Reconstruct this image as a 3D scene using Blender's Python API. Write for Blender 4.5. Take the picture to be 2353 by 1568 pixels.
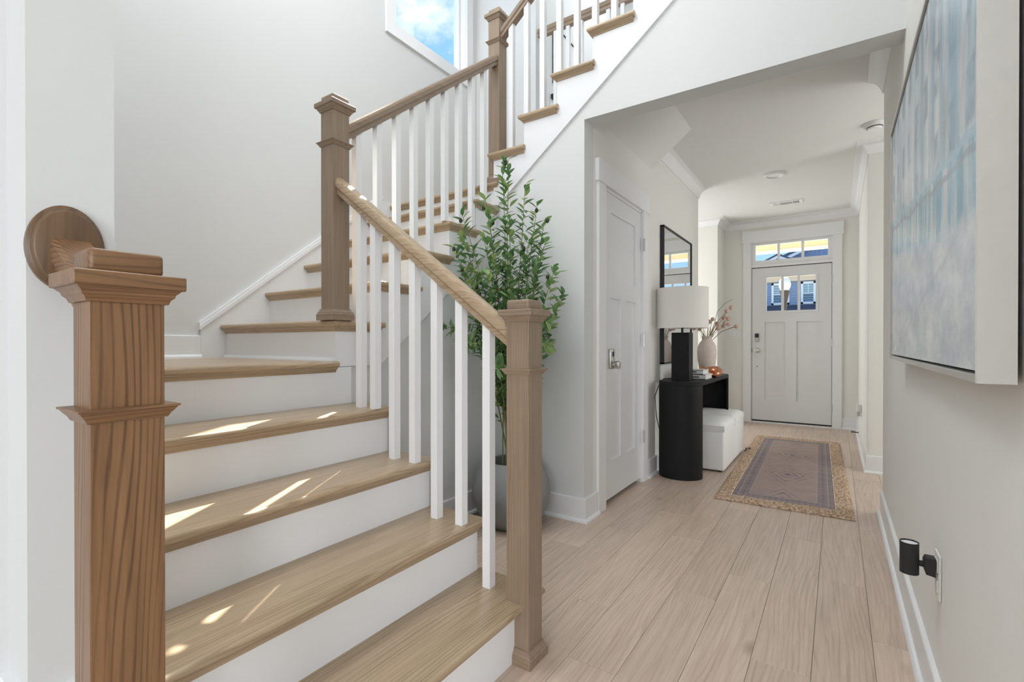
import bpy, bmesh, math, random
from mathutils import Vector, Matrix

# ------------------------------------------------------------------ camera, world, lights
scene = bpy.context.scene
COL = scene.collection
for o in list(bpy.data.objects):
    bpy.data.objects.remove(o, do_unlink=True)

W, H = 2353, 1568
cam_data = bpy.data.cameras.new('camera')
cam_data.sensor_width = 36.0
cam_data.lens = 36.0 * 1109.5 / W
cam_data.shift_y = 10.2 / W
cam_data.clip_start = 0.02
cam_data.clip_end = 400
cam = bpy.data.objects.new('camera', cam_data)
cam.location = (0, 0, 1.04)
cam.rotation_euler = (math.pi / 2 - 0.0044, 0, 0.5931)
COL.objects.link(cam)
scene.camera = cam

scene.view_settings.view_transform = 'Standard'
scene.view_settings.look = 'None'
scene.view_settings.gamma = 1.0
scene.view_settings.use_curve_mapping = False
scene.view_settings.exposure = 0.45

world = bpy.data.worlds.new('sky')
scene.world = world
world.use_nodes = True
wn, wl = world.node_tree.nodes, world.node_tree.links
wn.clear()
w_out = wn.new('ShaderNodeOutputWorld')
w_bg = wn.new('ShaderNodeBackground')
w_co = wn.new('ShaderNodeTexCoord')
w_sep = wn.new('ShaderNodeSeparateXYZ')
w_grad = wn.new('ShaderNodeValToRGB')
w_grad.color_ramp.elements[0].position = 0.0
w_grad.color_ramp.elements[0].color = (0.44, 0.67, 0.97, 1)
w_grad.color_ramp.elements[1].position = 0.75
w_grad.color_ramp.elements[1].color = (0.22, 0.50, 0.96, 1)
w_noise = wn.new('ShaderNodeTexNoise')
w_noise.inputs['Scale'].default_value = 4.2
w_noise.inputs['Detail'].default_value = 7
w_noise.inputs['Roughness'].default_value = 0.58
w_map = wn.new('ShaderNodeMapping')
w_map.inputs['Scale'].default_value = (1, 1, 1.5)
w_map.inputs['Location'].default_value = (3.3, 0.2, 1.1)
w_ramp = wn.new('ShaderNodeValToRGB')
w_ramp.color_ramp.elements[0].position = 0.53
w_ramp.color_ramp.elements[1].position = 0.66
w_mix = wn.new('ShaderNodeMixRGB')
w_mix.inputs['Color2'].default_value = (1.0, 1.0, 1.0, 1)
wl.new(w_co.outputs['Generated'], w_sep.inputs[0])
wl.new(w_sep.outputs['Z'], w_grad.inputs['Fac'])
wl.new(w_co.outputs['Generated'], w_map.inputs['Vector'])
wl.new(w_map.outputs[0], w_noise.inputs['Vector'])
wl.new(w_noise.outputs['Fac'], w_ramp.inputs['Fac'])
wl.new(w_ramp.outputs['Color'], w_mix.inputs['Fac'])
wl.new(w_grad.outputs['Color'], w_mix.inputs['Color1'])
wl.new(w_mix.outputs['Color'], w_bg.inputs['Color'])
w_bg.inputs['Strength'].default_value = 0.95
wl.new(w_bg.outputs[0], w_out.inputs['Surface'])

# sun through the tall stairwell window
SUN_DIR = Vector((-0.54 * 0.616, 0.84 * 0.616, 0.788)).normalized()
sun_data = bpy.data.lights.new('sun', 'SUN')
sun_data.energy = 15.0
sun_data.angle = math.radians(0.6)
sun_data.color = (1.0, 0.95, 0.86)
sun = bpy.data.objects.new('sun', sun_data)
sun.rotation_euler = SUN_DIR.to_track_quat('Z', 'Y').to_euler()
sun.location = (-6, 8, 12)
COL.objects.link(sun)


def area(name, loc, target, sx, sy, power, color=(1, 1, 1)):
    d = bpy.data.lights.new(name, 'AREA')
    d.shape = 'RECTANGLE'
    d.size, d.size_y, d.energy, d.color = sx, sy, power, color
    o = bpy.data.objects.new(name, d)
    o.location = loc
    v = Vector(target) - Vector(loc)
    o.rotation_euler = v.to_track_quat('-Z', 'Y').to_euler()
    COL.objects.link(o)
    return o


# unseen fill lamps added to brighten the foyer, stairs, right room and gallery
FILL_TINT = (0.92, 0.965, 1.0)
area('foyer_top_fill', (-0.5, -0.9, 5.25), (-0.5, -0.9, 0), 1.3, 2.6, 27, FILL_TINT)
area('stairwell_top_fill', (-1.9, 1.1, 4.9), (-1.9, 1.1, 0), 1.2, 1.4, 42, FILL_TINT)
area('foyer_rear_fill', (0.9, -3.9, 1.2), (-0.8, 2.4, 0.7), 2.2, 2.0, 96, FILL_TINT)  # added fill from behind the camera; the rear wall has no window
area('living_room_fill', (3.6, -2.3, 1.6), (-1.4, 0.6, 1.0), 2.6, 2.2, 84, FILL_TINT)  # added fill that lights the risers from the right, no window here
area('left_room_light', (-2.9, 5.95, 1.3), (-1.2, 6.2, 1.5), 1.0, 1.7, 23, (0.94, 0.975, 1.0))  # stands in for window daylight from the left room
area('right_room_fill', (1.9, 4.3, 1.3), (0.0, 4.6, 1.4), 0.9, 1.7, 15, (0.94, 0.975, 1.0))
area('gallery_fill', (-1.2, 4.7, 5.2), (-1.2, 4.7, 3), 1.4, 0.8, 20, FILL_TINT)

# ------------------------------------------------------------------ materials
MATS = {}


def new_mat(name):
    m = bpy.data.materials.new(name)
    m.use_nodes = True
    MATS[name] = m
    nt = m.node_tree
    b = nt.nodes['Principled BSDF']
    return m, nt, b


def plain(name, col, rough=0.5, metal=0.0, bump=0.0, bscale=200, spec=0.5, var=0.0):
    m, nt, b = new_mat(name)
    b.inputs['Base Color'].default_value = (*col, 1)
    b.inputs['Roughness'].default_value = rough
    b.inputs['Metallic'].default_value = metal
    b.inputs['Specular IOR Level'].default_value = spec
    if bump or var:
        tc = nt.nodes.new('ShaderNodeTexCoord')
        n = nt.nodes.new('ShaderNodeTexNoise')
        n.inputs['Scale'].default_value = bscale
        n.inputs['Detail'].default_value = 3
        nt.links.new(tc.outputs['Object'], n.inputs['Vector'])
        if bump:
            bp = nt.nodes.new('ShaderNodeBump')
            bp.inputs['Strength'].default_value = bump
            bp.inputs['Distance'].default_value = 0.002
            nt.links.new(n.outputs['Fac'], bp.inputs['Height'])
            nt.links.new(bp.outputs[0], b.inputs['Normal'])
        if var:
            mx = nt.nodes.new('ShaderNodeMixRGB')
            mx.inputs['Color1'].default_value = (*[c * (1 - var) for c in col], 1)
            mx.inputs['Color2'].default_value = (*[min(1, c * (1 + var)) for c in col], 1)
            nt.links.new(n.outputs['Fac'], mx.inputs['Fac'])
            nt.links.new(mx.outputs[0], b.inputs['Base Color'])
    return m


def wood(name, light, dark, axis, line=90.0, streak=60.0, rough=0.42, contrast=0.6, knots=False, bump=0.15, warp=5.0, wander=45.0):
    """Oak: long streaks along `axis`, wavy darker growth lines, fine pores."""
    m, nt, b = new_mat(name)
    N, L = nt.nodes, nt.links
    tc = N.new('ShaderNodeTexCoord')
    oi = N.new('ShaderNodeObjectInfo')
    add = N.new('ShaderNodeVectorMath'); add.operation = 'ADD'
    mul = N.new('ShaderNodeVectorMath'); mul.operation = 'SCALE'
    mul.inputs['Scale'].default_value = 17.3
    comb = N.new('ShaderNodeCombineXYZ')
    for k in range(3):
        L.new(oi.outputs['Random'], comb.inputs[k])
    L.new(comb.outputs[0], mul.inputs[0])
    L.new(tc.outputs['Object'], add.inputs[0])
    L.new(mul.outputs[0], add.inputs[1])
    mp = N.new('ShaderNodeMapping')
    sc = [1, 1, 1]
    sc['xyz'.index(axis)] = 0.055
    mp.inputs['Scale'].default_value = sc
    L.new(add.outputs[0], mp.inputs['Vector'])
    mp2 = N.new('ShaderNodeMapping')
    sc2 = [1, 1, 1]
    sc2['xyz'.index(axis)] = 0.22
    mp2.inputs['Scale'].default_value = sc2
    L.new(add.outputs[0], mp2.inputs['Vector'])
    nb = N.new('ShaderNodeTexNoise')            # slow wander of the growth lines
    nb.inputs['Scale'].default_value = warp
    nb.inputs['Detail'].default_value = 1.5
    L.new(mp2.outputs[0], nb.inputs['Vector'])
    sepc = N.new('ShaderNodeSeparateXYZ')
    L.new(add.outputs[0], sepc.inputs[0])
    cross = [k for k in 'xyz' if k != axis]
    ad2 = N.new('ShaderNodeMath'); ad2.operation = 'MULTIPLY_ADD'
    L.new(sepc.outputs['xyz'.index(cross[0])], ad2.inputs[0])
    ad2.inputs[1].default_value = 1.15
    L.new(sepc.outputs['xyz'.index(cross[1])], ad2.inputs[2])
    fr = N.new('ShaderNodeMath'); fr.operation = 'MULTIPLY'
    fr.inputs[1].default_value = line
    L.new(ad2.outputs[0], fr.inputs[0])
    sn = N.new('ShaderNodeMath'); sn.operation = 'MULTIPLY_ADD'
    sn.inputs[1].default_value = wander
    L.new(nb.outputs['Fac'], sn.inputs[0])
    L.new(fr.outputs[0], sn.inputs[2])
    ni = N.new('ShaderNodeTexNoise')            # uneven spacing of the lines
    ni.inputs['Scale'].default_value = 26
    ni.inputs['Detail'].default_value = 2
    L.new(mp.outputs[0], ni.inputs['Vector'])
    s2 = N.new('ShaderNodeMath'); s2.operation = 'MULTIPLY_ADD'
    s2.inputs[1].default_value = 16.0
    L.new(ni.outputs['Fac'], s2.inputs[0])
    L.new(sn.outputs[0], s2.inputs[2])
    s0 = N.new('ShaderNodeMath'); s0.operation = 'SINE'
    L.new(s2.outputs[0], s0.inputs[0])
    nm = N.new('ShaderNodeTexNoise')            # lines fade in and out
    nm.inputs['Scale'].default_value = 14
    nm.inputs['Detail'].default_value = 3
    L.new(mp.outputs[0], nm.inputs['Vector'])
    rm = N.new('ShaderNodeMapRange')
    rm.inputs['From Min'].default_value = 0.35
    rm.inputs['From Max'].default_value = 0.62
    rm.inputs['To Min'].default_value = 0.25
    L.new(nm.outputs['Fac'], rm.inputs['Value'])
    si = N.new('ShaderNodeMath'); si.operation = 'MULTIPLY'
    L.new(s0.outputs[0], si.inputs[0])
    L.new(rm.outputs[0], si.inputs[1])
    r1 = N.new('ShaderNodeMapRange')
    r1.inputs['From Min'].default_value = 0.2
    r1.inputs['From Max'].default_value = 1.0
    L.new(si.outputs[0], r1.inputs['Value'])
    ns = N.new('ShaderNodeTexNoise')            # fine streaks / pores
    ns.inputs['Scale'].default_value = streak
    ns.inputs['Detail'].default_value = 5
    ns.inputs['Roughness'].default_value = 0.65
    L.new(mp.outputs[0], ns.inputs['Vector'])
    mixf = N.new('ShaderNodeMath'); mixf.operation = 'MULTIPLY_ADD'
    mixf.inputs[1].default_value = contrast
    L.new(r1.outputs[0], mixf.inputs[0])
    r2 = N.new('ShaderNodeMapRange')
    r2.inputs['From Min'].default_value = 0.35
    r2.inputs['From Max'].default_value = 0.75
    r2.inputs['To Max'].default_value = 0.55
    L.new(ns.outputs['Fac'], r2.inputs['Value'])
    L.new(r2.outputs[0], mixf.inputs[2])
    mx = N.new('ShaderNodeMixRGB')
    mx.inputs['Color1'].default_value = (*light, 1)
    mx.inputs['Color2'].default_value = (*dark, 1)
    L.new(mixf.outputs[0], mx.inputs['Fac'])
    # tone per board
    hs = N.new('ShaderNodeHueSaturation')
    mr = N.new('ShaderNodeMapRange')
    mr.inputs['To Min'].default_value = 0.92
    mr.inputs['To Max'].default_value = 1.07
    L.new(oi.outputs['Random'], mr.inputs['Value'])
    L.new(mr.outputs[0], hs.inputs['Value'])
    L.new(mx.outputs[0], hs.inputs['Color'])
    last = hs.outputs[0]
    if knots:
        vo = N.new('ShaderNodeTexVoronoi')
        vo.inputs['Scale'].default_value = 2.1
        mk = N.new('ShaderNodeMapping')
        s3 = [1.6, 1.6, 1.6]
        s3['xyz'.index(axis)] = 0.8
        mk.inputs['Scale'].default_value = s3
        L.new(add.outputs[0], mk.inputs['Vector'])
        L.new(mk.outputs[0], vo.inputs['Vector'])
        rk = N.new('ShaderNodeMapRange')
        rk.inputs['From Min'].default_value = 0.035
        rk.inputs['From Max'].default_value = 0.11
        rk.inputs['To Min'].default_value = 0.55
        rk.inputs['To Max'].default_value = 0.0
        L.new(vo.outputs['Distance'], rk.inputs['Value'])
        mm = N.new('ShaderNodeMixRGB')
        mm.inputs['Color2'].default_value = (*[c * 0.55 for c in dark], 1)
        L.new(rk.outputs[0], mm.inputs['Fac'])
        L.new(last, mm.inputs['Color1'])
        last = mm.outputs[0]
    L.new(last, b.inputs['Base Color'])
    b.inputs['Roughness'].default_value = rough
    bp = N.new('ShaderNodeBump')
    bp.inputs['Strength'].default_value = bump
    bp.inputs['Distance'].default_value = 0.001
    L.new(ns.outputs['Fac'], bp.inputs['Height'])
    L.new(bp.outputs[0], b.inputs['Normal'])
    return m


plain('trim_white', (0.86, 0.86, 0.87), 0.35)
plain('riser_white', (0.86, 0.86, 0.875), 0.4)
plain('wall_white', (0.735, 0.74, 0.735), 0.7, bump=0.12, bscale=260)
plain('wall_cream', (0.85, 0.835, 0.79), 0.7, bump=0.12, bscale=260)
plain('ceiling_paint', (0.80, 0.795, 0.775), 0.8, bump=0.1, bscale=260)
plain('door_white', (0.78, 0.78, 0.79), 0.28)
TREAD_L, TREAD_D = (0.50, 0.375, 0.25), (0.27, 0.18, 0.105)
POST_L, POST_D = (0.325, 0.238, 0.168), (0.185, 0.128, 0.088)
FORE_L, FORE_D = (0.275, 0.145, 0.066), (0.082, 0.037, 0.015)
for ax in 'xyz':
    wood('oak_tread_' + ax, TREAD_L, TREAD_D, ax, line=420, contrast=0.52, rough=0.30, warp=4, wander=75)
    wood('oak_post_' + ax, POST_L, POST_D, ax, line=520, contrast=0.46, rough=0.4, warp=5, wander=55)
    wood('oak_fore_' + ax, FORE_L, FORE_D, ax, line=640, contrast=0.80, rough=0.38, warp=4, wander=70)
wood('oak_rosette', (0.20, 0.115, 0.06), (0.07, 0.035, 0.016), 'z', line=300, contrast=0.35, rough=0.35)
wood('floor_oak', (0.67, 0.53, 0.43), (0.39, 0.28, 0.205), 'y', line=330, contrast=0.36, rough=0.34, knots=True, bump=0.3, warp=3.5, wander=70)
plain('floor_joint', (0.20, 0.14, 0.10), 0.8)
plain('black_metal', (0.010, 0.010, 0.011), 0.6, bump=0.05, bscale=400, spec=0.25)
plain('black_matte', (0.02, 0.02, 0.022), 0.55)
plain('steel', (0.55, 0.54, 0.52), 0.28, 1.0)
plain('dark_slot', (0.02, 0.02, 0.02), 0.6)
plain('mirror_glass', (0.86, 0.88, 0.88), 0.02, 1.0)
plain('shade_linen', (0.90, 0.865, 0.81), 0.85, bump=0.25, bscale=700)
plain('boucle', (0.92, 0.915, 0.90), 0.95, bump=1.0, bscale=170)
plain('ceramic_speckle', (0.70, 0.60, 0.54), 0.75, bump=0.5, bscale=60, var=0.16)
plain('dried_pink', (0.66, 0.45, 0.36), 0.9, bump=0.8, bscale=160, var=0.25)
plain('dried_stem', (0.35, 0.27, 0.17), 0.9)
plain('twig', (0.14, 0.11, 0.09), 0.9)
plain('copper', (0.52, 0.22, 0.12), 0.16, 1.0)
plain('paper', (0.80, 0.79, 0.77), 0.7)
plain('book_cover', (0.74, 0.74, 0.73), 0.5)
plain('plastic_white', (0.82, 0.82, 0.81), 0.35)
plain('pot_grey', (0.255, 0.258, 0.255), 0.6, bump=0.25, bscale=120)
plain('soil', (0.03, 0.025, 0.02), 0.95, bump=1, bscale=60)
plain('stem_green', (0.20, 0.21, 0.07), 0.7)
plain('olive_fruit', (0.025, 0.03, 0.015), 0.35)
plain('silver_frame', (0.62, 0.60, 0.56), 0.35, 0.6)
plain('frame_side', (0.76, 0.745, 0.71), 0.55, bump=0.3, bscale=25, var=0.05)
plain('siding_blue', (0.26, 0.32, 0.48), 0.7)
plain('siding_dark', (0.035, 0.045, 0.085), 0.7)
plain('roof_shingle', (0.10, 0.11, 0.15), 0.85)
plain('house_trim', (0.85, 0.85, 0.86), 0.6)
plain('house_beige', (0.72, 0.58, 0.45), 0.7)
plain('porch_tan', (0.88, 0.72, 0.52), 0.7)
plain('house_glass', (0.10, 0.16, 0.20), 0.08)
plain('curtain', (0.42, 0.55, 0.58), 0.9)
plain('lamp_globe', (0.85, 0.78, 0.70), 0.4)
plain('lamp_post', (0.07, 0.045, 0.035), 0.5)
plain('grass', (0.34, 0.34, 0.28), 0.95, var=0.3, bscale=0.5)
plain('concrete', (0.60, 0.59, 0.57), 0.9)
plain('cable', (0.025, 0.022, 0.02), 0.6)
plain('detector_dark', (0.06, 0.06, 0.06), 0.6)


def leaf_material():
    m, nt, b = new_mat('leaf')
    oi = nt.nodes.new('ShaderNodeObjectInfo')
    geo = nt.nodes.new('ShaderNodeNewGeometry')
    ad = nt.nodes.new('ShaderNodeMath'); ad.operation = 'ADD'
    fr = nt.nodes.new('ShaderNodeMath'); fr.operation = 'FRACT'
    nt.links.new(oi.outputs['Random'], ad.inputs[0])
    nt.links.new(geo.outputs['Random Per Island'], ad.inputs[1])
    nt.links.new(ad.outputs[0], fr.inputs[0])
    rp = nt.nodes.new('ShaderNodeValToRGB')
    e = rp.color_ramp.elements
    e[0].color = (0.10, 0.22, 0.085, 1)
    e[1].color = (0.40, 0.50, 0.17, 1)
    x = e.new(0.55); x.color = (0.19, 0.345, 0.14, 1)
    nt.links.new(fr.outputs[0], rp.inputs['Fac'])
    nt.links.new(rp.outputs[0], b.inputs['Base Color'])
    b.inputs['Roughness'].default_value = 0.42
    tl = nt.nodes.new('ShaderNodeBsdfTranslucent')
    nt.links.new(rp.outputs[0], tl.inputs['Color'])
    mx = nt.nodes.new('ShaderNodeMixShader')
    mx.inputs[0].default_value = 0.25
    nt.links.new(b.outputs[0], mx.inputs[1])
    nt.links.new(tl.outputs[0], mx.inputs[2])
    nt.links.new(mx.outputs[0], nt.nodes['Material Output'].inputs['Surface'])


leaf_material()


def glass_material():
    m, nt, b = new_mat('window_glass')
    nt.nodes.remove(b)
    out = nt.nodes['Material Output']
    tr = nt.nodes.new('ShaderNodeBsdfTransparent')
    tr.inputs[0].default_value = (0.96, 0.98, 0.97, 1)
    gl = nt.nodes.new('ShaderNodeBsdfGlossy')
    gl.inputs['Roughness'].default_value = 0.01
    fr = nt.nodes.new('ShaderNodeLayerWeight')
    fr.inputs['Blend'].default_value = 0.5
    mx = nt.nodes.new('ShaderNodeMixShader')
    pw = nt.nodes.new('ShaderNodeMath'); pw.operation = 'POWER'
    pw.inputs[1].default_value = 4.0
    ma = nt.nodes.new('ShaderNodeMath'); ma.operation = 'MULTIPLY_ADD'
    ma.inputs[1].default_value = 0.22
    ma.inputs[2].default_value = 0.008
    nt.links.new(fr.outputs['Facing'], pw.inputs[0])
    nt.links.new(pw.outputs[0], ma.inputs[0])
    nt.links.new(ma.outputs[0], mx.inputs[0])
    nt.links.new(tr.outputs[0], mx.inputs[1])
    nt.links.new(gl.outputs[0], mx.inputs[2])
    nt.links.new(mx.outputs[0], out.inputs['Surface'])


glass_material()


def jute_material():
    m, nt, b = new_mat('jute')
    N, L = nt.nodes, nt.links
    tc = N.new('ShaderNodeTexCoord')
    n = N.new('ShaderNodeTexNoise')
    n.inputs['Scale'].default_value = 70
    n.inputs['Detail'].default_value = 3
    L.new(tc.outputs['Object'], n.inputs['Vector'])
    rp = N.new('ShaderNodeValToRGB')
    rp.color_ramp.elements[0].position = 0.36
    rp.color_ramp.elements[0].color = (0.30, 0.185, 0.115, 1)
    rp.color_ramp.elements[1].position = 0.62
    rp.color_ramp.elements[1].color = (0.70, 0.52, 0.375, 1)
    L.new(n.outputs['Fac'], rp.inputs['Fac'])
    L.new(rp.outputs[0], b.inputs['Base Color'])
    bp = N.new('ShaderNodeBump')
    bp.inputs['Strength'].default_value = 1.0
    bp.inputs['Distance'].default_value = 0.008
    L.new(n.outputs['Fac'], bp.inputs['Height'])
    L.new(bp.outputs[0], b.inputs['Normal'])
    b.inputs['Roughness'].default_value = 0.95


jute_material()


class NodeMath:
    """tiny expression helper for print-like materials"""
    def __init__(self, nt):
        self.nt = nt

    def op(self, kind, a, b=None, c=None):
        n = self.nt.nodes.new('ShaderNodeMath')
        n.operation = kind
        for i, v in enumerate((a, b, c)):
            if v is None:
                continue
            if isinstance(v, (int, float)):
                n.inputs[i].default_value = v
            else:
                self.nt.links.new(v, n.inputs[i])
        return n.outputs[0]

    def mix(self, f, a, b):
        n = self.nt.nodes.new('ShaderNodeMixRGB')
        for i, v in zip(('Fac', 'Color1', 'Color2'), (f, a, b)):
            if isinstance(v, (int, float)):
                n.inputs[i].default_value = v
            elif isinstance(v, tuple):
                n.inputs[i].default_value = (*v, 1)
            else:
                self.nt.links.new(v, n.inputs[i])
        return n.outputs[0]

    def noise(self, vec, scale, mapping=(1, 1, 1), loc=(0, 0, 0), detail=3, rough=0.5, out='Fac'):
        mp = self.nt.nodes.new('ShaderNodeMapping')
        mp.inputs['Scale'].default_value = mapping
        mp.inputs['Location'].default_value = loc
        self.nt.links.new(vec, mp.inputs['Vector'])
        n = self.nt.nodes.new('ShaderNodeTexNoise')
        n.inputs['Scale'].default_value = scale
        n.inputs['Detail'].default_value = detail
        n.inputs['Roughness'].default_value = rough
        self.nt.links.new(mp.outputs[0], n.inputs['Vector'])
        return n.outputs[out]

    def step(self, v, lo, hi):
        n = self.nt.nodes.new('ShaderNodeMapRange')
        n.inputs['From Min'].default_value = lo
        n.inputs['From Max'].default_value = hi
        self.nt.links.new(v, n.inputs['Value'])
        return n.outputs[0]


def rug_print():
    """faded oriental print; object x across (+-0.29), y along (+-1.17)"""
    m, nt, b = new_mat('rug_print')
    M = NodeMath(nt)
    tc = nt.nodes.new('ShaderNodeTexCoord')
    v = tc.outputs['Object']
    sp = nt.nodes.new('ShaderNodeSeparateXYZ')
    nt.links.new(v, sp.inputs[0])
    ax = M.op('ABSOLUTE', sp.outputs[0])
    ay = M.op('ABSOLUTE', sp.outputs[1])
    # distance to the edge of the panel
    ex = M.op('SUBTRACT', 0.295, ax)
    ey = M.op('SUBTRACT', 1.17, ay)
    edge = M.op('MINIMUM', ex, ey)
    field = M.mix(M.noise(v, 9, detail=5), (0.40, 0.30, 0.26), (0.26, 0.20, 0.20))
    # medallions: repeated diamonds
    yy = M.op('SUBTRACT', M.op('MODULO', M.op('ADD', sp.outputs[1], 3.9), 0.78), 0.39)
    dia = M.op('ADD', M.op('MULTIPLY', ax, 2.0), M.op('MULTIPLY', M.op('ABSOLUTE', yy), 1.0))
    rings = M.op('SINE', M.op('MULTIPLY', dia, 62.0))
    wobble = M.noise(v, 45, detail=3)
    rmask = M.op('MULTIPLY', M.step(rings, 0.25, 0.8), M.step(wobble, 0.35, 0.62))
    rmask = M.op('MULTIPLY', rmask, M.op('SUBTRACT', 1.0, M.step(dia, 0.26, 0.40)))
    col = M.mix(M.op('MULTIPLY', rmask, 0.9), field, (0.13, 0.10, 0.115))
    core = M.op('SUBTRACT', 1.0, M.step(dia, 0.05, 0.09))
    col = M.mix(M.op('MULTIPLY', core, 0.55), col, (0.15, 0.12, 0.14))
    # border bands
    band = M.op('SUBTRACT', 1.0, M.step(edge, 0.095, 0.10))
    motif = M.op('SINE', M.op('MULTIPLY', M.op('ADD', sp.outputs[0], sp.outputs[1]), 95.0))
    motif2 = M.op('SINE', M.op('MULTIPLY', M.op('SUBTRACT', sp.outputs[0], sp.outputs[1]), 95.0))
    mm = M.step(M.op('MULTIPLY', motif, motif2), 0.05, 0.5)
    bcol = M.mix(M.op('MULTIPLY', mm, 0.5), (0.185, 0.155, 0.175), (0.34, 0.27, 0.25))
    col = M.mix(band, col, bcol)
    line1 = M.op('SUBTRACT', 1.0, M.step(M.op('ABSOLUTE', M.op('SUBTRACT', edge, 0.098)), 0.003, 0.006))
    line2 = M.op('SUBTRACT', 1.0, M.step(M.op('ABSOLUTE', M.op('SUBTRACT', edge, 0.035)), 0.003, 0.006))
    col = M.mix(M.op('MULTIPLY', M.op('MAXIMUM', line1, line2), 0.8), col, (0.36, 0.29, 0.26))
    wear = M.step(M.noise(v, 5, mapping=(1.0, 3.0, 1), detail=6, rough=0.7), 0.42, 0.75)
    col = M.mix(M.op('MULTIPLY', wear, 0.42), col, (0.42, 0.33, 0.28))
    nt.links.new(col, b.inputs['Base Color'])
    b.inputs['Roughness'].default_value = 0.95


rug_print()


def painting():
    """loose street painting: object y runs along the wall (0..1.5), z up (0..0.92)"""
    m, nt, b = new_mat('canvas_paint')
    M = NodeMath(nt)
    tc = nt.nodes.new('ShaderNodeTexCoord')
    v = tc.outputs['Object']
    sp = nt.nodes.new('ShaderNodeSeparateXYZ')
    nt.links.new(v, sp.inputs[0])
    y, z = sp.outputs[1], sp.outputs[2]
    wob = M.noise(v, 4, mapping=(1, 1.2, 1.2), detail=4)
    wz = M.op('ADD', z, M.op('MULTIPLY', M.op('SUBTRACT', wob, 0.5), 0.05))
    wy = M.op('ADD', y, M.op('MULTIPLY', M.op('SUBTRACT', wob, 0.5), 0.03))
    # facade: broad vertical brush strokes
    st = M.noise(v, 3.6, mapping=(1, 3.2, 0.35), detail=4, rough=0.6)
    facade = M.mix(M.step(st, 0.38, 0.62), (0.34, 0.47, 0.57), (0.74, 0.77, 0.785))
    st2 = M.noise(v, 9, mapping=(1, 3.0, 0.5), loc=(3, 1, 2), detail=3)
    facade = M.mix(M.op('MULTIPLY', M.step(st2, 0.52, 0.68), 0.6), facade, (0.40, 0.40, 0.42))
    # windows
    col_p = M.op('ABSOLUTE', M.op('SUBTRACT', M.op('FRACT', M.op('MULTIPLY', wy, 6.0)), 0.5))
    row_p = M.op('ABSOLUTE', M.op('SUBTRACT', M.op('FRACT', M.op('MULTIPLY', wz, 5.2)), 0.5))
    win = M.op('MULTIPLY', M.op('SUBTRACT', 1.0, M.step(col_p, 0.17, 0.24)), M.op('SUBTRACT', 1.0, M.step(row_p, 0.24, 0.32)))
    win = M.op('MULTIPLY', win, M.step(M.noise(v, 7, loc=(9, 2, 4)), 0.40, 0.50))
    facade = M.mix(M.op('MULTIPLY', win, 0.75), facade, (0.26, 0.33, 0.40))
    # blue awning band between shopfronts and upper floors
    bz = M.op('ADD', 0.402, M.op('MULTIPLY', y, 0.10))
    db = M.op('ABSOLUTE', M.op('SUBTRACT', wz, bz))
    band = M.op('SUBTRACT', 1.0, M.step(db, 0.006, 0.012))
    shop = M.op('MULTIPLY', M.step(M.op('SUBTRACT', bz, wz), 0.0, 0.01), M.op('SUBTRACT', 1.0, M.step(M.op('SUBTRACT', bz, wz), 0.12, 0.16)))
    shopc = M.mix(M.step(M.noise(v, 5, mapping=(1, 3.5, 0.4), loc=(5, 5, 5)), 0.42, 0.6), (0.22, 0.42, 0.54), (0.62, 0.67, 0.70))
    col = M.mix(shop, facade, shopc)
    col = M.mix(M.op('MULTIPLY', band, 0.75), col, (0.40, 0.58, 0.68))
    lb = M.op('SUBTRACT', 1.0, M.step(M.op('ABSOLUTE', M.op('SUBTRACT', wz, M.op('SUBTRACT', bz, 0.03))), 0.004, 0.010))
    col = M.mix(M.op('MULTIPLY', lb, 0.7), col, (0.30, 0.33, 0.37))
    blue = M.op('MULTIPLY', M.op('SUBTRACT', 1.0, M.step(y, 0.02, 0.55)), M.step(M.noise(v, 5, mapping=(1, 2.2, 0.5), loc=(4, 8, 1), detail=4), 0.40, 0.62))
    col = M.mix(M.op('MULTIPLY', blue, 0.55), col, (0.36, 0.62, 0.80))
    # street below: pale strokes running diagonally
    street = M.step(M.op('SUBTRACT', bz, wz), 0.13, 0.17)
    ds = M.noise(v, 6, mapping=(1, 0.8, 1.6), loc=(1, 7, 3), detail=5, rough=0.6)
    sc = M.mix(M.step(ds, 0.36, 0.66), (0.52, 0.58, 0.63), (0.78, 0.80, 0.81))
    diag = M.op('ABSOLUTE', M.op('SUBTRACT', wz, M.op('ADD', 0.30, M.op('MULTIPLY', y, -0.2))))
    sc = M.mix(M.op('MULTIPLY', M.op('SUBTRACT', 1.0, M.step(diag, 0.0, 0.012)), 0.35), sc, (0.46, 0.50, 0.54))
    col = M.mix(street, col, sc)
    rust = M.op('MULTIPLY', M.step(M.noise(v, 11, loc=(2, 2, 8)), 0.66, 0.74), M.op('SUBTRACT', 1.0, M.step(z, 0.03, 0.09)))
    col = M.mix(M.op('MULTIPLY', rust, 0.6), col, (0.55, 0.33, 0.25))
    nt.links.new(col, b.inputs['Base Color'])
    b.inputs['Roughness'].default_value = 0.27
    b.inputs['Specular IOR Level'].default_value = 0.7
    hb = M.op('ADD', M.noise(v, 30, mapping=(1, 1.0, 0.7), detail=5, rough=0.65), M.op('MULTIPLY', M.noise(v, 130, mapping=(1, 1.6, 0.6), detail=2), 0.5))
    bp = nt.nodes.new('ShaderNodeBump')
    bp.inputs['Strength'].default_value = 0.6
    bp.inputs['Distance'].default_value = 0.003
    nt.links.new(hb, bp.inputs['Height'])
    nt.links.new(bp.outputs[0], b.inputs['Normal'])


painting()

# ------------------------------------------------------------------ mesh helpers


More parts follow.
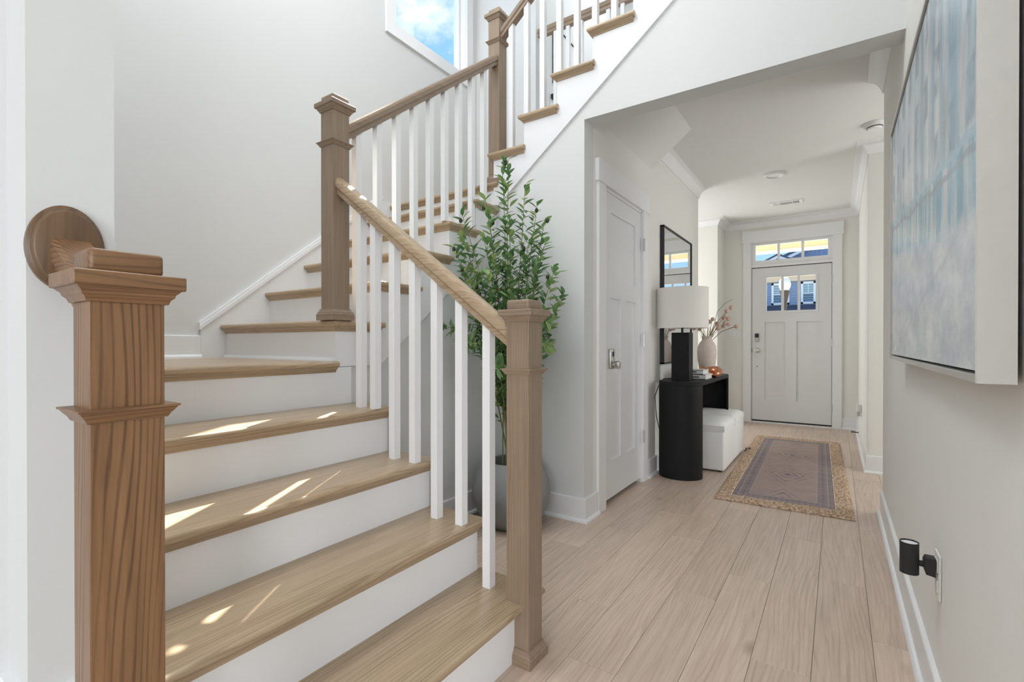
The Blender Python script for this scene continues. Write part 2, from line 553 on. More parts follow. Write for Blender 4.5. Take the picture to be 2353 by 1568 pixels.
class MB:
    def __init__(self):
        self.v, self.f = [], []

    def add(self, verts, faces):
        n = len(self.v)
        self.v += [tuple(p) for p in verts]
        self.f += [tuple(i + n for i in f) for f in faces]
        return self

    def box(self, x0, y0, z0, x1, y1, z1):
        x0, x1 = min(x0, x1), max(x0, x1)
        y0, y1 = min(y0, y1), max(y0, y1)
        z0, z1 = min(z0, z1), max(z0, z1)
        return self.add([(x0, y0, z0), (x1, y0, z0), (x1, y1, z0), (x0, y1, z0),
                         (x0, y0, z1), (x1, y0, z1), (x1, y1, z1), (x0, y1, z1)],
                        [(0, 3, 2, 1), (4, 5, 6, 7), (0, 1, 5, 4), (1, 2, 6, 5), (2, 3, 7, 6), (3, 0, 4, 7)])

    def prism(self, poly, plane, a, b):
        """poly: list of 2-D points; plane 'xz' extruded in y, 'yz' in x, 'xy' in z"""
        def P(p, t):
            if plane == 'xz':
                return (p[0], t, p[1])
            if plane == 'yz':
                return (t, p[0], p[1])
            return (p[0], p[1], t)
        n = len(poly)
        vs = [P(p, a) for p in poly] + [P(p, b) for p in poly]
        fs = [tuple(range(n)), tuple(reversed(range(n, 2 * n)))]
        for i in range(n):
            j = (i + 1) % n
            fs.append((i, n + i, n + j, j))
        return self.add(vs, fs)

    def sweep(self, path, prof, closed=False, caps=True):
        """path: xy points; prof: (offset to the right of travel, z). mitred corners"""
        pts = [Vector((p[0], p[1])) for p in path]
        n, m = len(pts), len(prof)
        nor = []
        for i in range(n):
            def dirn(a, b):
                d = (pts[b] - pts[a]).normalized()
                return Vector((d.y, -d.x))
            if closed:
                n0, n1 = dirn((i - 1) % n, i), dirn(i, (i + 1) % n)
            else:
                n0 = dirn(i - 1, i) if i > 0 else dirn(i, i + 1)
                n1 = dirn(i, i + 1) if i < n - 1 else n0
            bis = n0 + n1
            bis = bis / max(1e-6, bis.length_squared) * 2 if bis.length > 1e-6 else n0
            nor.append(bis)
        vs = []
        for i in range(n):
            for o, z in prof:
                q = pts[i] + nor[i] * o
                vs.append((q.x, q.y, z))
        fs = []
        for i in range(n if closed else n - 1):
            k = (i + 1) % n
            for j in range(m):
                l = (j + 1) % m
                fs.append((i * m + j, k * m + j, k * m + l, i * m + l))
        if not closed and caps:
            fs.append(tuple(range(m - 1, -1, -1)))
            fs.append(tuple((n - 1) * m + j for j in range(m)))
        return self.add(vs, fs)

    def lathe(self, prof, c, seg=32, sx=1.0, sy=1.0):
        """prof: (r,z) list bottom to top around a vertical axis at c"""
        n = len(prof)
        vs = []
        for i in range(seg):
            a = 2 * math.pi * i / seg
            for r, z in prof:
                vs.append((c[0] + r * math.cos(a) * sx, c[1] + r * math.sin(a) * sy, c[2] + z))
        fs = []
        for i in range(seg):
            k = (i + 1) % seg
            for j in range(n - 1):
                fs.append((i * n + j, k * n + j, k * n + j + 1, i * n + j + 1))
        self.add(vs, fs)
        if prof[0][0] > 1e-5:
            self.add([vs[i * n] for i in range(seg)], [tuple(reversed(range(seg)))])
        if prof[-1][0] > 1e-5:
            self.add([vs[i * n + n - 1] for i in range(seg)], [tuple(range(seg))])
        return self

    def tube(self, pts, r, seg=8, r1=None):
        pts = [Vector(p) for p in pts]
        n = len(pts)
        vs = []
        for i, p in enumerate(pts):
            d = (pts[min(i + 1, n - 1)] - pts[max(i - 1, 0)]).normalized()
            u = d.cross(Vector((0, 0, 1)))
            if u.length < 1e-3:
                u = d.cross(Vector((0, 1, 0)))
            u.normalize()
            w = d.cross(u)
            rr = r if r1 is None else r + (r1 - r) * i / max(1, n - 1)
            for k in range(seg):
                a = 2 * math.pi * k / seg
                vs.append(p + u * math.cos(a) * rr + w * math.sin(a) * rr)
        fs = []
        for i in range(n - 1):
            for k in range(seg):
                l = (k + 1) % seg
                fs.append((i * seg + k, i * seg + l, (i + 1) * seg + l, (i + 1) * seg + k))
        fs.append(tuple(reversed(range(seg))))
        fs.append(tuple((n - 1) * seg + k for k in range(seg)))
        return self.add(vs, fs)

    def cyl(self, p0, p1, r, seg=20):
        return self.tube([p0, p1], r, seg)

    def build(self, name, mat, parent=None, origin=None, smooth=None, bevel=0.0, bseg=2):
        if origin is None:
            origin = parent['_o'] if parent is not None and '_o' in parent else (0, 0, 0)
        ox, oy, oz = origin
        me = bpy.data.meshes.new(name)
        me.from_pydata([(x - ox, y - oy, z - oz) for x, y, z in self.v], [], self.f)
        bm = bmesh.new()
        bm.from_mesh(me)
        bmesh.ops.remove_doubles(bm, verts=bm.verts, dist=1e-6)
        bmesh.ops.recalc_face_normals(bm, faces=bm.faces)
        if bevel:
            es = [e for e in bm.edges if len(e.link_faces) == 2 and e.calc_face_angle(0) > 0.6]
            bmesh.ops.bevel(bm, geom=es, offset=bevel, segments=bseg, profile=0.5, affect='EDGES', clamp_overlap=True)
        bm.to_mesh(me)
        bm.free()
        me.materials.append(MATS[mat])
        if smooth is not None:
            for p in me.polygons:
                p.use_smooth = True
            try:
                me.set_sharp_from_angle(angle=math.radians(smooth))
            except Exception:
                pass
        o = bpy.data.objects.new(name, me)
        COL.objects.link(o)
        if parent is not None:
            o.parent = parent
        if parent is None:
            o.location = origin
        return o


def tag(o, label, cat, group=None, kind=None):
    o['label'] = label
    o['category'] = cat
    if group:
        o['group'] = group
    if kind:
        o['kind'] = kind
    return o


def thing(name, label, cat, loc, group=None):
    o = bpy.data.objects.new(name, None)
    o.empty_display_size = 0.1
    o.location = loc
    o['_o'] = tuple(loc)
    COL.objects.link(o)
    if label:
        tag(o, label, cat, group)
    return o


def sub(parent, part):
    """origin bookkeeping for sub-parts: a part mesh shares its thing's origin"""
    part['_o'] = parent['_o']
    return part


def struct(o, label=None, cat=None):
    o['kind'] = 'structure'
    if label:
        o['label'] = label
    if cat:
        o['category'] = cat
    return o


# ------------------------------------------------------------------ main dimensions
R1 = 0.192
F1X = [-0.872, -1.118, -1.362, -1.608, -1.850]          # riser faces of the lower flight
F2Y = [1.34, 1.592, 1.845, 2.10, 2.345, 2.56]           # riser faces of the middle flight
F2Z = [1.142, 1.342, 1.540, 1.737, 1.925, 2.09]
R3, RUN3 = 0.1865, 0.2345
F3X = [-1.862 + RUN3 * k for k in range(5)]
F3Z = [2.09 + R3 * (k + 1) for k in range(5)]
ZL = R1 * 5                                              # first landing
Y0, YS = 0.32, 1.425                                     # lower flight: near wall, outer face
XW = -2.845                                              # stairwell wall with the window
XS = -1.85                                               # open side of the middle flight
YH = 2.56                                                # wall with the hall opening
XL, XR = -1.22, 0.231                                    # hall sides
YD = 7.08                                                # front door wall
YB = 3.62                                                # back of the stairwell
CEIL = 2.65
TOP = 5.4
HDR = 2.338
Z2 = F3Z[4]                                              # upper floor
NT, OV = 0.027, 0.03                                     # tread thickness, overhang

# ------------------------------------------------------------------ floor: individual planks
fl = MB().box(-1.86, -4.1, -0.06, 3.9, -0.2, -0.002).box(0.40, -0.2, -0.06, 3.9, 0.64, -0.002).box(-1.86, -0.2, -0.06, 2.1, 7.08, -0.006)
fl.box(-3.2, 5.2, -0.06, -1.86, 7.08, -0.006)
floor = struct(fl.build('floor', 'floor_joint'))
PW, PL = 0.169, 1.2165
JOINT = {0: 2.53, -1: 1.76, -2: 2.35, -3: 2.07, -4: 1.431, -5: 1.777, -6: 2.575, -7: 2.227, 1: 2.095}
prng = random.Random(4)
plank_mesh = {}


def plank(x0, x1, y0, y1):
    g = 0.0005
    w, l = x1 - x0 - 2 * g, y1 - y0 - 2 * g
    key = (round(w, 4), round(l, 4))
    if key not in plank_mesh:
        m = MB()
        b = 0.0009
        vs = [(0, 0, -.006), (w, 0, -.006), (w, l, -.006), (0, l, -.006),
              (0, 0, -b), (w, 0, -b), (w, l, -b), (0, l, -b),
              (b, b, 0), (w - b, b, 0), (w - b, l - b, 0), (b, l - b, 0)]
        fs = [(8, 9, 10, 11), (4, 5, 9, 8), (5, 6, 10, 9), (6, 7, 11, 10), (7, 4, 8, 11),
              (0, 1, 5, 4), (1, 2, 6, 5), (2, 3, 7, 6), (3, 0, 4, 7)]
        me = bpy.data.meshes.new('plank')
        me.from_pydata(vs, [], fs)
        me.materials.append(MATS['floor_oak'])
        plank_mesh[key] = me
    o = bpy.data.objects.new('plank', plank_mesh[key])
    o.location = (x0 + g, y0 + g, 0)
    o.parent = floor
    COL.objects.link(o)


for c in range(-19, 13):
    xa = -0.0665 + PW * c
    xb = xa + PW
    j = JOINT.get(c, 1.5 + prng.random() * PL)
    ylo, yhi = -0.19, YD
    lo_lim, hi_lim = -1.86, 2.1
    y = j
    while y > ylo:
        y -= PL
    while y < yhi:
        ya, yb = max(y, ylo), min(y + PL, yhi)
        y += PL
        if xb < -1.7:
            ya = max(ya, 5.3)
        if xa > 0.3:
            if yb < 3.6 or ya > 4.9:
                continue
        if xb < XL - 0.1 and ya > 2.6 and yb < 5.2:
            continue
        if xb < -1.85 and yb < 5.3:
            continue
        if yb - ya < 0.02:
            continue
        plank(max(xa, -3.2), min(xb, 2.1), ya, yb)

# ------------------------------------------------------------------ walls


def wall(name, m, mat):
    return struct(m.build(name, mat))


WT = 0.12
# stairwell wall with the tall window opening
WY0, WY1, WZ0, WZ1 = 2.60, 3.46, 3.50, 4.90
m = MB().box(XW - WT, 0.2, 0, XW, WY0, TOP)
m.box(XW - WT, WY1, 0, XW, YB + WT, TOP)
m.box(XW - WT, WY0, 0, XW, WY1, WZ0).box(XW - WT, WY0, WZ1, XW, WY1, TOP)
wall('wall_left', m, 'wall_white')
XO = -2.19                                               # start of the upper gallery opening
m = MB().box(XW, YB, 0, XO, YB + WT, TOP)
m.box(XO, YB, 2.0, XL - 0.13, YB + WT, Z2 - 0.02)
m.box(XL - 0.13, YB, CEIL + 0.06, 0.36, YB + WT, Z2 - 0.02)
wall('wall_back', m, 'wall_white')
# wall with the opening to the hall, cut along the rising upper flight


def diag3(x):
    return 2.318 + 0.793 * (x + 1.346)


m = MB().prism([(XS - 0.015, 0), (XL, 0), (XL, HDR), (0.36, HDR), (0.36, TOP), (-0.62, TOP), (-0.62, diag3(-0.62) + 0.10),
                (XS - 0.015, diag3(XS) + 0.10)], 'xz', YH, YH + 0.125)
wall('wall_entry', m, 'wall_white')
# wall below the middle flight


def diag2(y):
    return 0.955 + 0.79 * (y - 1.615)


m = MB().prism([(YS - 0.01, 0), (YH + 0.02, 0), (YH + 0.02, diag2(YH) + 0.1), (1.62, 1.05), (YS - 0.01, 0.95)], 'yz', XS - 0.11, XS - 0.015)
wall('wall_understair', m, 'wall_white')
# partition closing the near side of the stairs; its end carries the rosette
XP = -1.075
m = MB().box(XW, 0.206, 0, XP, Y0, TOP)
wall('wall_partition', m, 'wall_white')
m = MB().box(-1.32, -4.0, 0, -1.195, 0.206, TOP)
wall('wall_near_left', m, 'wall_white')
# right wall of the foyer and hall
m = MB().box(XR, 0.40, 0, XR + WT, 3.70, TOP)
wall('wall_right', m, 'wall_cream')
# hall left wall with closet door opening
DY0, DY1, DZ = 2.838, 3.552, 2.025
m = MB().box(XL - WT, YH + 0.125, 0, XL, DY0, CEIL).box(XL - WT, DY1, 0, XL, 5.32, CEIL).box(XL - WT, DY0, DZ, XL, DY1, CEIL)
wall('wall_hall_left', m, 'wall_cream')
# vestibule corners beyond the side openings
XVL, YVL, XVR, YVR = -1.28, 6.62, 0.207, 4.82
m = MB().box(-3.2, YVL, 0, XVL, YD, CEIL)
wall('wall_vestibule_left', m, 'wall_cream')
m = MB().box(XVR, YVR, 0, 2.1, YD, CEIL)
wall('wall_vestibule_right', m, 'wall_cream')
# side rooms: outer walls
m = MB().box(-3.3, 5.2, 0, -3.2, YD, CEIL).box(-3.2, 5.2, 0, XL - WT, 5.32, CEIL)
wall('wall_side_room_left', m, 'wall_cream')
m = MB().box(2.0, 3.5, 0, 2.1, YVR, CEIL).box(XR + WT, 3.5, 0, 2.0, 3.62, CEIL)
wall('wall_side_room_right', m, 'wall_cream')
m = MB().box(XL - 0.20, YH + 0.125, 0, XL - 0.125, 5.2, CEIL)
wall('closet_leak_panel', m, 'wall_cream')  # unseen panel added behind the closet door to stop a light leak
# front wall with the entrance opening
EX0, EX1, EZ = -0.955, -0.045, 2.395
m = MB().box(-3.3, YD, -0.2, EX0, YD + 0.14, 3.0).box(EX1, YD, -0.2, 2.1, YD + 0.14, 3.0).box(EX0, YD, EZ, EX1, YD + 0.14, 3.0)
wall('wall_front', m, 'wall_cream')
m = MB().box(-1.32, -4.1, 0, 3.9, -4.0, TOP)
wall('wall_rear', m, 'wall_white')
m = MB().box(3.8, -4.0, 0, 3.9, 0.64, TOP).box(XR + WT, 0.52, 0, 3.8, 0.64, TOP)
wall('wall_living_room', m, 'wall_white')
# ceilings
m = MB().box(-3.3, YH + 0.12, CEIL, XL - 0.13, 5.2, CEIL + 0.05)
m2 = MB().prism([(-3.3, 5.2), (XL - 0.13, 5.2), (XL - 0.13, YH + 0.125), (2.1, YH + 0.125), (2.1, YD), (-3.3, YD)], 'xy', CEIL, CEIL + 0.06)
struct(m2.build('ceiling', 'ceiling_paint'))
m = MB().box(XW - WT, 0.2, TOP, 0.36, 6.0, TOP + 0.1).box(-1.32, -4.1, TOP, 0.36, 0.2, TOP + 0.1).box(0.36, -4.1, TOP, 3.9, 0.64, TOP + 0.1)
struct(m.build('ceiling_upper', 'ceiling_paint'))
# sloping soffit: underside of the upper flight dropping below the hall ceiling
m = MB().prism([(XL - 0.02, 2.395), (-0.915, CEIL), (-0.915, CEIL + 0.04), (XL - 0.02, CEIL + 0.04)], 'xz', YH + 0.12, 3.77)
struct(m.build('ceiling_soffit', 'ceiling_paint'))
# upper gallery: floor, walls
m = MB().box(XO - 0.1, YB + WT, Z2 - 0.25, 0.36, 5.6, Z2)
struct(m.build('floor_upper', 'ceiling_paint'))
m = MB().box(XO - 0.1, YB + WT, Z2, XO, 5.6, TOP)
wall('wall_gallery_left', m, 'wall_white')
m = MB().box(XO - 0.1, 5.6, Z2 - 0.2, 0.36, 5.7, TOP)
wall('wall_gallery_back', m, 'wall_white')
m = MB().box(0.36, YH + 0.125, Z2 - 0.3, 0.46, 5.7, TOP)
wall('wall_gallery_right', m, 'wall_white')

# ------------------------------------------------------------------ baseboards, shoe, crown, casings


def base_prof(h=0.138, z=0.0):
    return [(0, z), (0.030, z), (0.029, z + 0.010), (0.023, z + 0.018), (0.0145, z + 0.021), (0.0145, z + h - 0.004), (0.012, z + h), (0, z + h)]


def baseboard(name, paths, h=0.138, z=0.0):
    m = MB()
    for p in paths:
        m.sweep(p, base_prof(h, z))
    return struct(m.build(name, 'trim_white', smooth=30))


# travel direction keeps the room on the right-hand side
baseboard('baseboard_entry', [[(XS - 0.015, YS + 0.02), (XS - 0.015, YH), (XL, YH), (XL, DY0 - 0.105)]])
baseboard('baseboard_hall_left', [[(XL, DY1 + 0.105), (XL, 5.32), (XL - 0.12, 5.32)]])
baseboard('baseboard_right', [[(XR, 3.70), (XR, 0.40), (XR + WT, 0.40)]])
baseboard('baseboard_vestibule_left', [[(-2.6, YVL), (XVL, YVL), (XVL, YD), (EX0 - 0.092, YD)]])
baseboard('baseboard_vestibule_right', [[(EX1 + 0.092, YD), (XVR, YD), (XVR, YVR), (1.2, YVR)]])
baseboard('baseboard_landing', [[(XP - 0.3, Y0), (XW, Y0), (XW, 1.215)], ], 0.122, ZL)
baseboard('baseboard_near_left', [[(-1.195, -4.0), (-1.195, 0.206), (XP, 0.206), (XP, Y0)]], 0.47, 0.0)


def crown(name, paths):
    CP = [(0, CEIL - 0.09), (0.008, CEIL - 0.09), (0.012, CEIL - 0.082), (0.018, CEIL - 0.062), (0.030, CEIL - 0.040), (0.048, CEIL - 0.022),
          (0.070, CEIL - 0.012), (0.082, CEIL - 0.008), (0.084, CEIL), (0, CEIL)]
    m = MB()
    for p in paths:
        m.sweep(p, CP)
    return struct(m.build(name, 'trim_white', smooth=35))


crown('trim_1', [[(XL, 3.77), (XL, 5.32)]])
crown('trim_2', [[(-2.6, YVL), (XVL, YVL), (XVL, YD), (XVR, YD), (XVR, YVR), (1.2, YVR)]])
crown('trim_3', [[(XR, 3.70), (XR, YH + 0.125)]])
# closet door casing
m = MB().box(XL, DY0 - 0.105, 0, XL + 0.018, DY0 + 0.004, DZ + 0.005)
m.box(XL, DY1 - 0.004, 0, XL + 0.018, DY1 + 0.10, DZ + 0.005)
m.box(XL, DY0 - 0.122, DZ + 0.005, XL + 0.024, DY1 + 0.115, DZ + 0.142)
m.box(XL - 0.12, DY0 - 0.002, 0, XL + 0.001, DY0 + 0.012, DZ).box(XL - 0.12, DY1 - 0.012, 0, XL + 0.001, DY1 + 0.002, DZ).box(XL - 0.12, DY0, DZ - 0.012, XL + 0.001, DY1, DZ + 0.002)
struct(m.build('trim_4', 'trim_white'))
# front door casing and transom surround
m = MB().box(EX0 - 0.09, YD - 0.019, 0, EX0 + 0.002, YD, EZ - 0.03).box(EX1 - 0.002, YD - 0.019, 0, EX1 + 0.09, YD, EZ - 0.03)
m.box(EX0 - 0.105, YD - 0.026, EZ - 0.03, EX1 + 0.105, YD, EZ + 0.125)
m.box(EX0 - 0.002, YD - 0.004, 2.036, EX1 + 0.002, YD + 0.13, 2.070)
m.box(EX0 - 0.002, YD + 0.0, -0.004, EX0 + 0.010, YD + 0.14, EZ).box(EX1 - 0.010, YD + 0.0, -0.004, EX1 + 0.002, YD + 0.14, EZ).box(EX0, YD, EZ - 0.014, EX1, YD + 0.14, EZ)
m.box(EX0, YD - 0.012, -0.004, EX1, YD + 0.14, 0.016)
struct(m.build('trim_5', 'trim_white'))

# ------------------------------------------------------------------ stairwell window
win = thing('window_1', None, None, (XW, 3.0, WZ0))
struct(win, 'tall stairwell window with white casing looking onto blue sky')
m = MB().box(XW, WY0 - 0.095, WZ0 - 0.095, XW + 0.018, WY0, WZ1 + 0.1).box(XW, WY1, WZ0 - 0.095, XW + 0.018, WY1 + 0.085, WZ1 + 0.1)
m.box(XW, WY0, WZ0 - 0.095, XW + 0.018, WY1, WZ0).box(XW, WY0, WZ1, XW + 0.018, WY1, WZ1 + 0.1)
m.build('casing', 'trim_white', win)
m = MB()
xg = XW - 0.085
m.box(xg - 0.03, WY0, WZ0, xg + 0.03, WY0 + 0.035, WZ1).box(xg - 0.03, WY1 - 0.035, WZ0, xg + 0.03, WY1, WZ1)
m.box(xg - 0.03, WY0, WZ0, xg + 0.03, WY1, WZ0 + 0.035).box(xg - 0.03, WY0, WZ1 - 0.035, xg + 0.03, WY1, WZ1)
m.build('sash', 'trim_white', win)
MB().box(XW - 0.055, WY0, WZ0 + 0.0, XW, WY0 + 0.006, WZ1).box(XW - 0.055, WY1 - 0.006, WZ0, XW, WY1, WZ1).box(XW - 0.055, WY0, WZ0, XW, WY1, WZ0 + 0.006).build('jamb', 'trim_white', win)
MB().box(xg - 0.004, WY0 + 0.03, WZ0 + 0.03, xg + 0.002, WY1 - 0.03, WZ1 - 0.03).build('pane', 'window_glass', win)

# ------------------------------------------------------------------ staircase
stair = thing('staircase', 'white staircase with oak treads turning twice up to the upper floor', 'staircase', (-1.4, 0.9, 0))


def slab(x0, y0, x1, y1, ztop, rounds, mat, th=NT):
    """tread board; rounds: subset of '-x+x-y+y' sides that carry a round nose"""
    bm_ = bmesh.new()
    z0 = ztop - th
    vs = [bm_.verts.new((x, y, z)) for z in (z0, ztop) for x, y in ((x0, y0), (x1, y0), (x1, y1), (x0, y1))]
    for f in ((0, 3, 2, 1), (4, 5, 6, 7), (0, 1, 5, 4), (1, 2, 6, 5), (2, 3, 7, 6), (3, 0, 4, 7)):
        bm_.faces.new([vs[i] for i in f])
    es = []
    for e in bm_.edges:
        a, b = e.verts
        if abs(a.co.z - b.co.z) > 1e-6:
            continue
        mx, my = (a.co.x + b.co.x) / 2, (a.co.y + b.co.y) / 2
        if ('-x' in rounds and abs(mx - x0) < 1e-6) or ('+x' in rounds and abs(mx - x1) < 1e-6) or \
           ('-y' in rounds and abs(my - y0) < 1e-6) or ('+y' in rounds and abs(my - y1) < 1e-6):
            es.append(e)
    if es:
        bmesh.ops.bevel(bm_, geom=es, offset=th * 0.42, segments=4, profile=0.5, affect='EDGES')
    me = bpy.data.meshes.new('tread')
    for v in bm_.verts:
        v.co -= Vector(stair['_o'])
    bm_.to_mesh(me)
    bm_.free()
    me.materials.append(MATS[mat])
    for p in me.polygons:
        p.use_smooth = True
    me.set_sharp_from_angle(angle=math.radians(30))
    o = bpy.data.objects.new('tread', me)
    o.parent = stair
    COL.objects.link(o)
    return sub(stair, o)


def cove(path, ztop, mat, tread):
    z = ztop - NT
    pr = [(-0.001, z), (0.020, z), (0.019, z - 0.004), (0.012, z - 0.008), (0.006, z - 0.015), (0.0045, z - 0.021), (-0.001, z - 0.022)]
    return MB().sweep(path, pr).build('cove_moulding', mat, tread, smooth=40)


# lower flight
for k in range(4):
    zt = R1 * (k + 1)
    xr, xn = F1X[k], F1X[k + 1]
    t = slab(xn - 0.002, Y0 - (0.10 if k == 0 else 0.0), xr + OV, YS + OV, zt, ('+x', '+y'), 'oak_tread_y')
    cove([(xr, Y0), (xr, YS)], zt, 'oak_tread_y', t)
for k in range(5):
    zb = R1 * k
    MB().box(F1X[k] - 0.018, Y0 if k else 0.22, zb, F1X[k], YS, R1 * (k + 1) - NT).build('riser', 'riser_white', stair)
# landing: boards run along y
bw = (F1X[4] + OV - (XW)) / 6
for k in range(6):
    xa = XW + bw * k
    xb = xa + bw
    t = slab(xa + 0.0004, Y0, xb - 0.0004, F2Y[0] + (0.002), ZL, ('+x',) if k == 5 else (), 'oak_tread_y')
    t.name = 'landing_board'
    if k == 5:
        cove([(F1X[4], Y0), (F1X[4], F2Y[0])], ZL, 'oak_tread_y', t)
# quarter round on the riser at the landing
MB().sweep([(XW + 0.018, F2Y[0]), (XS + 0.0, F2Y[0])], [(0, ZL), (0.016, ZL), (0.015, ZL + 0.008), (0.010, ZL + 0.014), (0, ZL + 0.017)]).build('shoe_moulding', 'riser_white', stair, smooth=40)
# middle flight
for k in range(5):
    zt, yr, yn = F2Z[k], F2Y[k], F2Y[k + 1]
    t = slab(XW + 0.018, yr - OV, XS + OV, yn + 0.012, zt, ('-y', '+x'), 'oak_tread_x')
    cove([(XW + 0.018, yr), (XS, yr), (XS, yn + 0.0)], zt, 'oak_tread_x', t)
for k in range(6):
    zb = ZL if k == 0 else F2Z[k - 1]
    MB().box(XW + 0.016, F2Y[k], zb, XS - 0.0132, F2Y[k] + 0.018, F2Z[k] - NT).build('riser', 'riser_white', stair)
# upper landing
t = slab(XW + 0.018, F2Y[5] - OV, XS + OV, YB, F2Z[5], ('-y', '+x'), 'oak_tread_x')
cove([(XW + 0.018, F2Y[5]), (XS, F2Y[5]), (XS, F2Y[5] + 0.03)], F2Z[5], 'oak_tread_x', t)
# upper flight
for k in range(4):
    zt, xr, xn = F3Z[k], F3X[k], F3X[k + 1]
    t = slab(xr - OV, YH - 0.012 - OV, xn + 0.012, YB, zt, ('-x', '-y'), 'oak_tread_x')
    cove([(xr, YB), (xr, YH - 0.012), (xn + 0.002, YH - 0.012)][::1], zt, 'oak_tread_x', t)
for k in range(5):
    zb = F2Z[5] if k == 0 else F3Z[k - 1]
    MB().box(F3X[k], YH - 0.010, zb, F3X[k] + 0.018, YB, F3Z[k] - NT).build('riser', 'riser_white', stair)
# cut stringers
poly = [(F2Y[0], 0.936), (1.598, 0.936), (YH + 0.0, diag2(YH)), (YH + 0.0, F2Z[5] - NT)]
for k in range(5, 0, -1):
    poly += [(F2Y[k], F2Z[k] - NT)] if k < 5 else []
    poly += [(F2Y[k], F2Z[k - 1] - NT)]
poly += [(F2Y[0], F2Z[0] - NT)]
MB().prism(poly, 'yz', XS - 0.013, XS).build('stringer', 'riser_white', stair)
poly = [(F3X[0], F2Z[5] - 0.2), (F3X[0], F3Z[0] - NT)]
for k in range(1, 5):
    poly += [(F3X[k], F3Z[k - 1] - NT), (F3X[k], F3Z[k] - NT)]
poly += [(-0.55, F3Z[4] - NT), (-0.55, diag3(-0.55)), (F3X[0] + 0.0, diag3(F3X[0]))]
MB().prism(poly, 'xz', YH - 0.012, YH + 0.0).build('stringer', 'riser_white', stair)
poly = [(F1X[0], 0.0), (F1X[0], R1 - NT)]
for k in range(1, 5):
    poly += [(F1X[k], R1 * k - NT), (F1X[k], R1 * (k + 1) - NT)]
poly += [(F1X[4] - 0.02, R1 * 5 - NT), (F1X[4] - 0.02, 0)]
poly = [(x - 0.019, z) for x, z in poly]
MB().prism(poly, 'xz', YS - 0.016, YS - 0.001).build('stringer', 'riser_white', stair)
# wall skirt boards with a cap moulding
sy0, sz0, ssl = 1.215, 1.118, 0.803
poly = [(sy0, ZL), (sy0, sz0), (2.45, sz0 + ssl * (2.45 - sy0)), (YB, sz0 + ssl * (2.45 - sy0)), (YB, F2Z[5]), (2.56, F2Z[5]), (2.56, 1.6), (1.36, ZL)]
MB().prism(poly, 'yz', XW + 0.0005, XW + 0.017).build('skirt_board', 'riser_white', stair)
m = MB()
a, b_ = (sy0 - 0.008, sz0 - 0.006), (2.46, sz0 + ssl * (2.46 - sy0))
for (o0, o1, th) in ((0.0, 0.018, 0.026), (0.018, 0.032, 0.02)):
    m.prism([(a[0], a[1] + o0 * 1.25), (b_[0], b_[1] + o0 * 1.25), (b_[0], b_[1] + o1 * 1.25), (a[0], a[1] + o1 * 1.25)], 'yz', XW, XW + th)
m.build('skirt_cap', 'riser_white', stair)

# ------------------------------------------------------------------ newel posts


def newel(label, x0, y0, x1, y1, zb, zt, zc, woodkey, base=True, ax='_x'):
    t = thing('newel_post', label, 'newel post', ((x0 + x1) / 2, (y0 + y1) / 2, zb), 'box newel posts of the staircase')
    MB().box(x0, y0, zb, x1, y1, zt - 0.052).build('shaft', woodkey + '_z', t, bevel=0.0012, bseg=1)
    ring = [(x0, y0), (x0, y1), (x1, y1), (x1, y0)][::-1]
    ring = [(x0, y0), (x1, y0), (x1, y1), (x0, y1)]
    if base:
        MB().sweep(ring, [(0, zb), (0.015, zb), (0.015, zb + 0.027), (0.012, zb + 0.030), (0.011, zb + 0.036), (0.006, zb + 0.042), (0.004, zb + 0.050), (0, zb + 0.051)], closed=True).build('base', woodkey + ax, t, smooth=30)
    MB().sweep(ring, [(0, zc - 0.012), (0.003, zc - 0.012), (0.006, zc - 0.006), (0.010, zc - 0.001), (0.0125, zc + 0.003), (0.015, zc + 0.004), (0.015, zc + 0.007), (0, zc + 0.0075)], closed=True).build('collar', woodkey + ax, t, smooth=30)
    zz = zt - 0.052
    MB().sweep(ring, [(0, zz - 0.020), (0.004, zz - 0.020), (0.006, zz - 0.014), (0.010, zz - 0.010), (0.011, zz - 0.006), (0.015, zz - 0.002), (0.016, zz), (0, zz)], closed=True).build('cap_moulding', woodkey + ax, t, smooth=30)
    e = 0.021
    MB().box(x0 - e, y0 - e, zz, x1 + e, y1 + e, zz + 0.020).build('cap_plate', woodkey + ax, t, bevel=0.0015, bseg=1)
    MB().box(x0, y0, zz + 0.020, x1, y1, zt).build('cap_block', woodkey + ax, t, smooth=40, bevel=0.006, bseg=3)
    return t


newel('dark oak newel post in the foreground beside the round wall rosette', -0.882, 0.216, -0.817, 0.302, 0, 1.168, 0.945, 'oak_fore', ax='_y')
newel('short oak newel post standing on the floor before the plant pot', -0.904, 1.308, -0.818, 1.393, 0, 1.182, 0.950, 'oak_post')
newel('oak newel post standing on the tread above the lower landing', -1.906, 1.308, -1.820, 1.393, F2Z[0], 2.133, 1.922, 'oak_post')
newel('oak newel post at the upper landing, highest of the posts', -1.915, 2.562, -1.828, 2.648, F2Z[5], 3.235, 3.02, 'oak_post')

# ------------------------------------------------------------------ balustrades
RP = [(-0.022, 0), (0.022, 0), (0.022, 0.022), (0.030, 0.032), (0.030, 0.056), (0.024, 0.068), (0.014, 0.074), (-0.014, 0.074), (-0.024, 0.068), (-0.030, 0.056), (-0.030, 0.032), (-0.022, 0.022)]


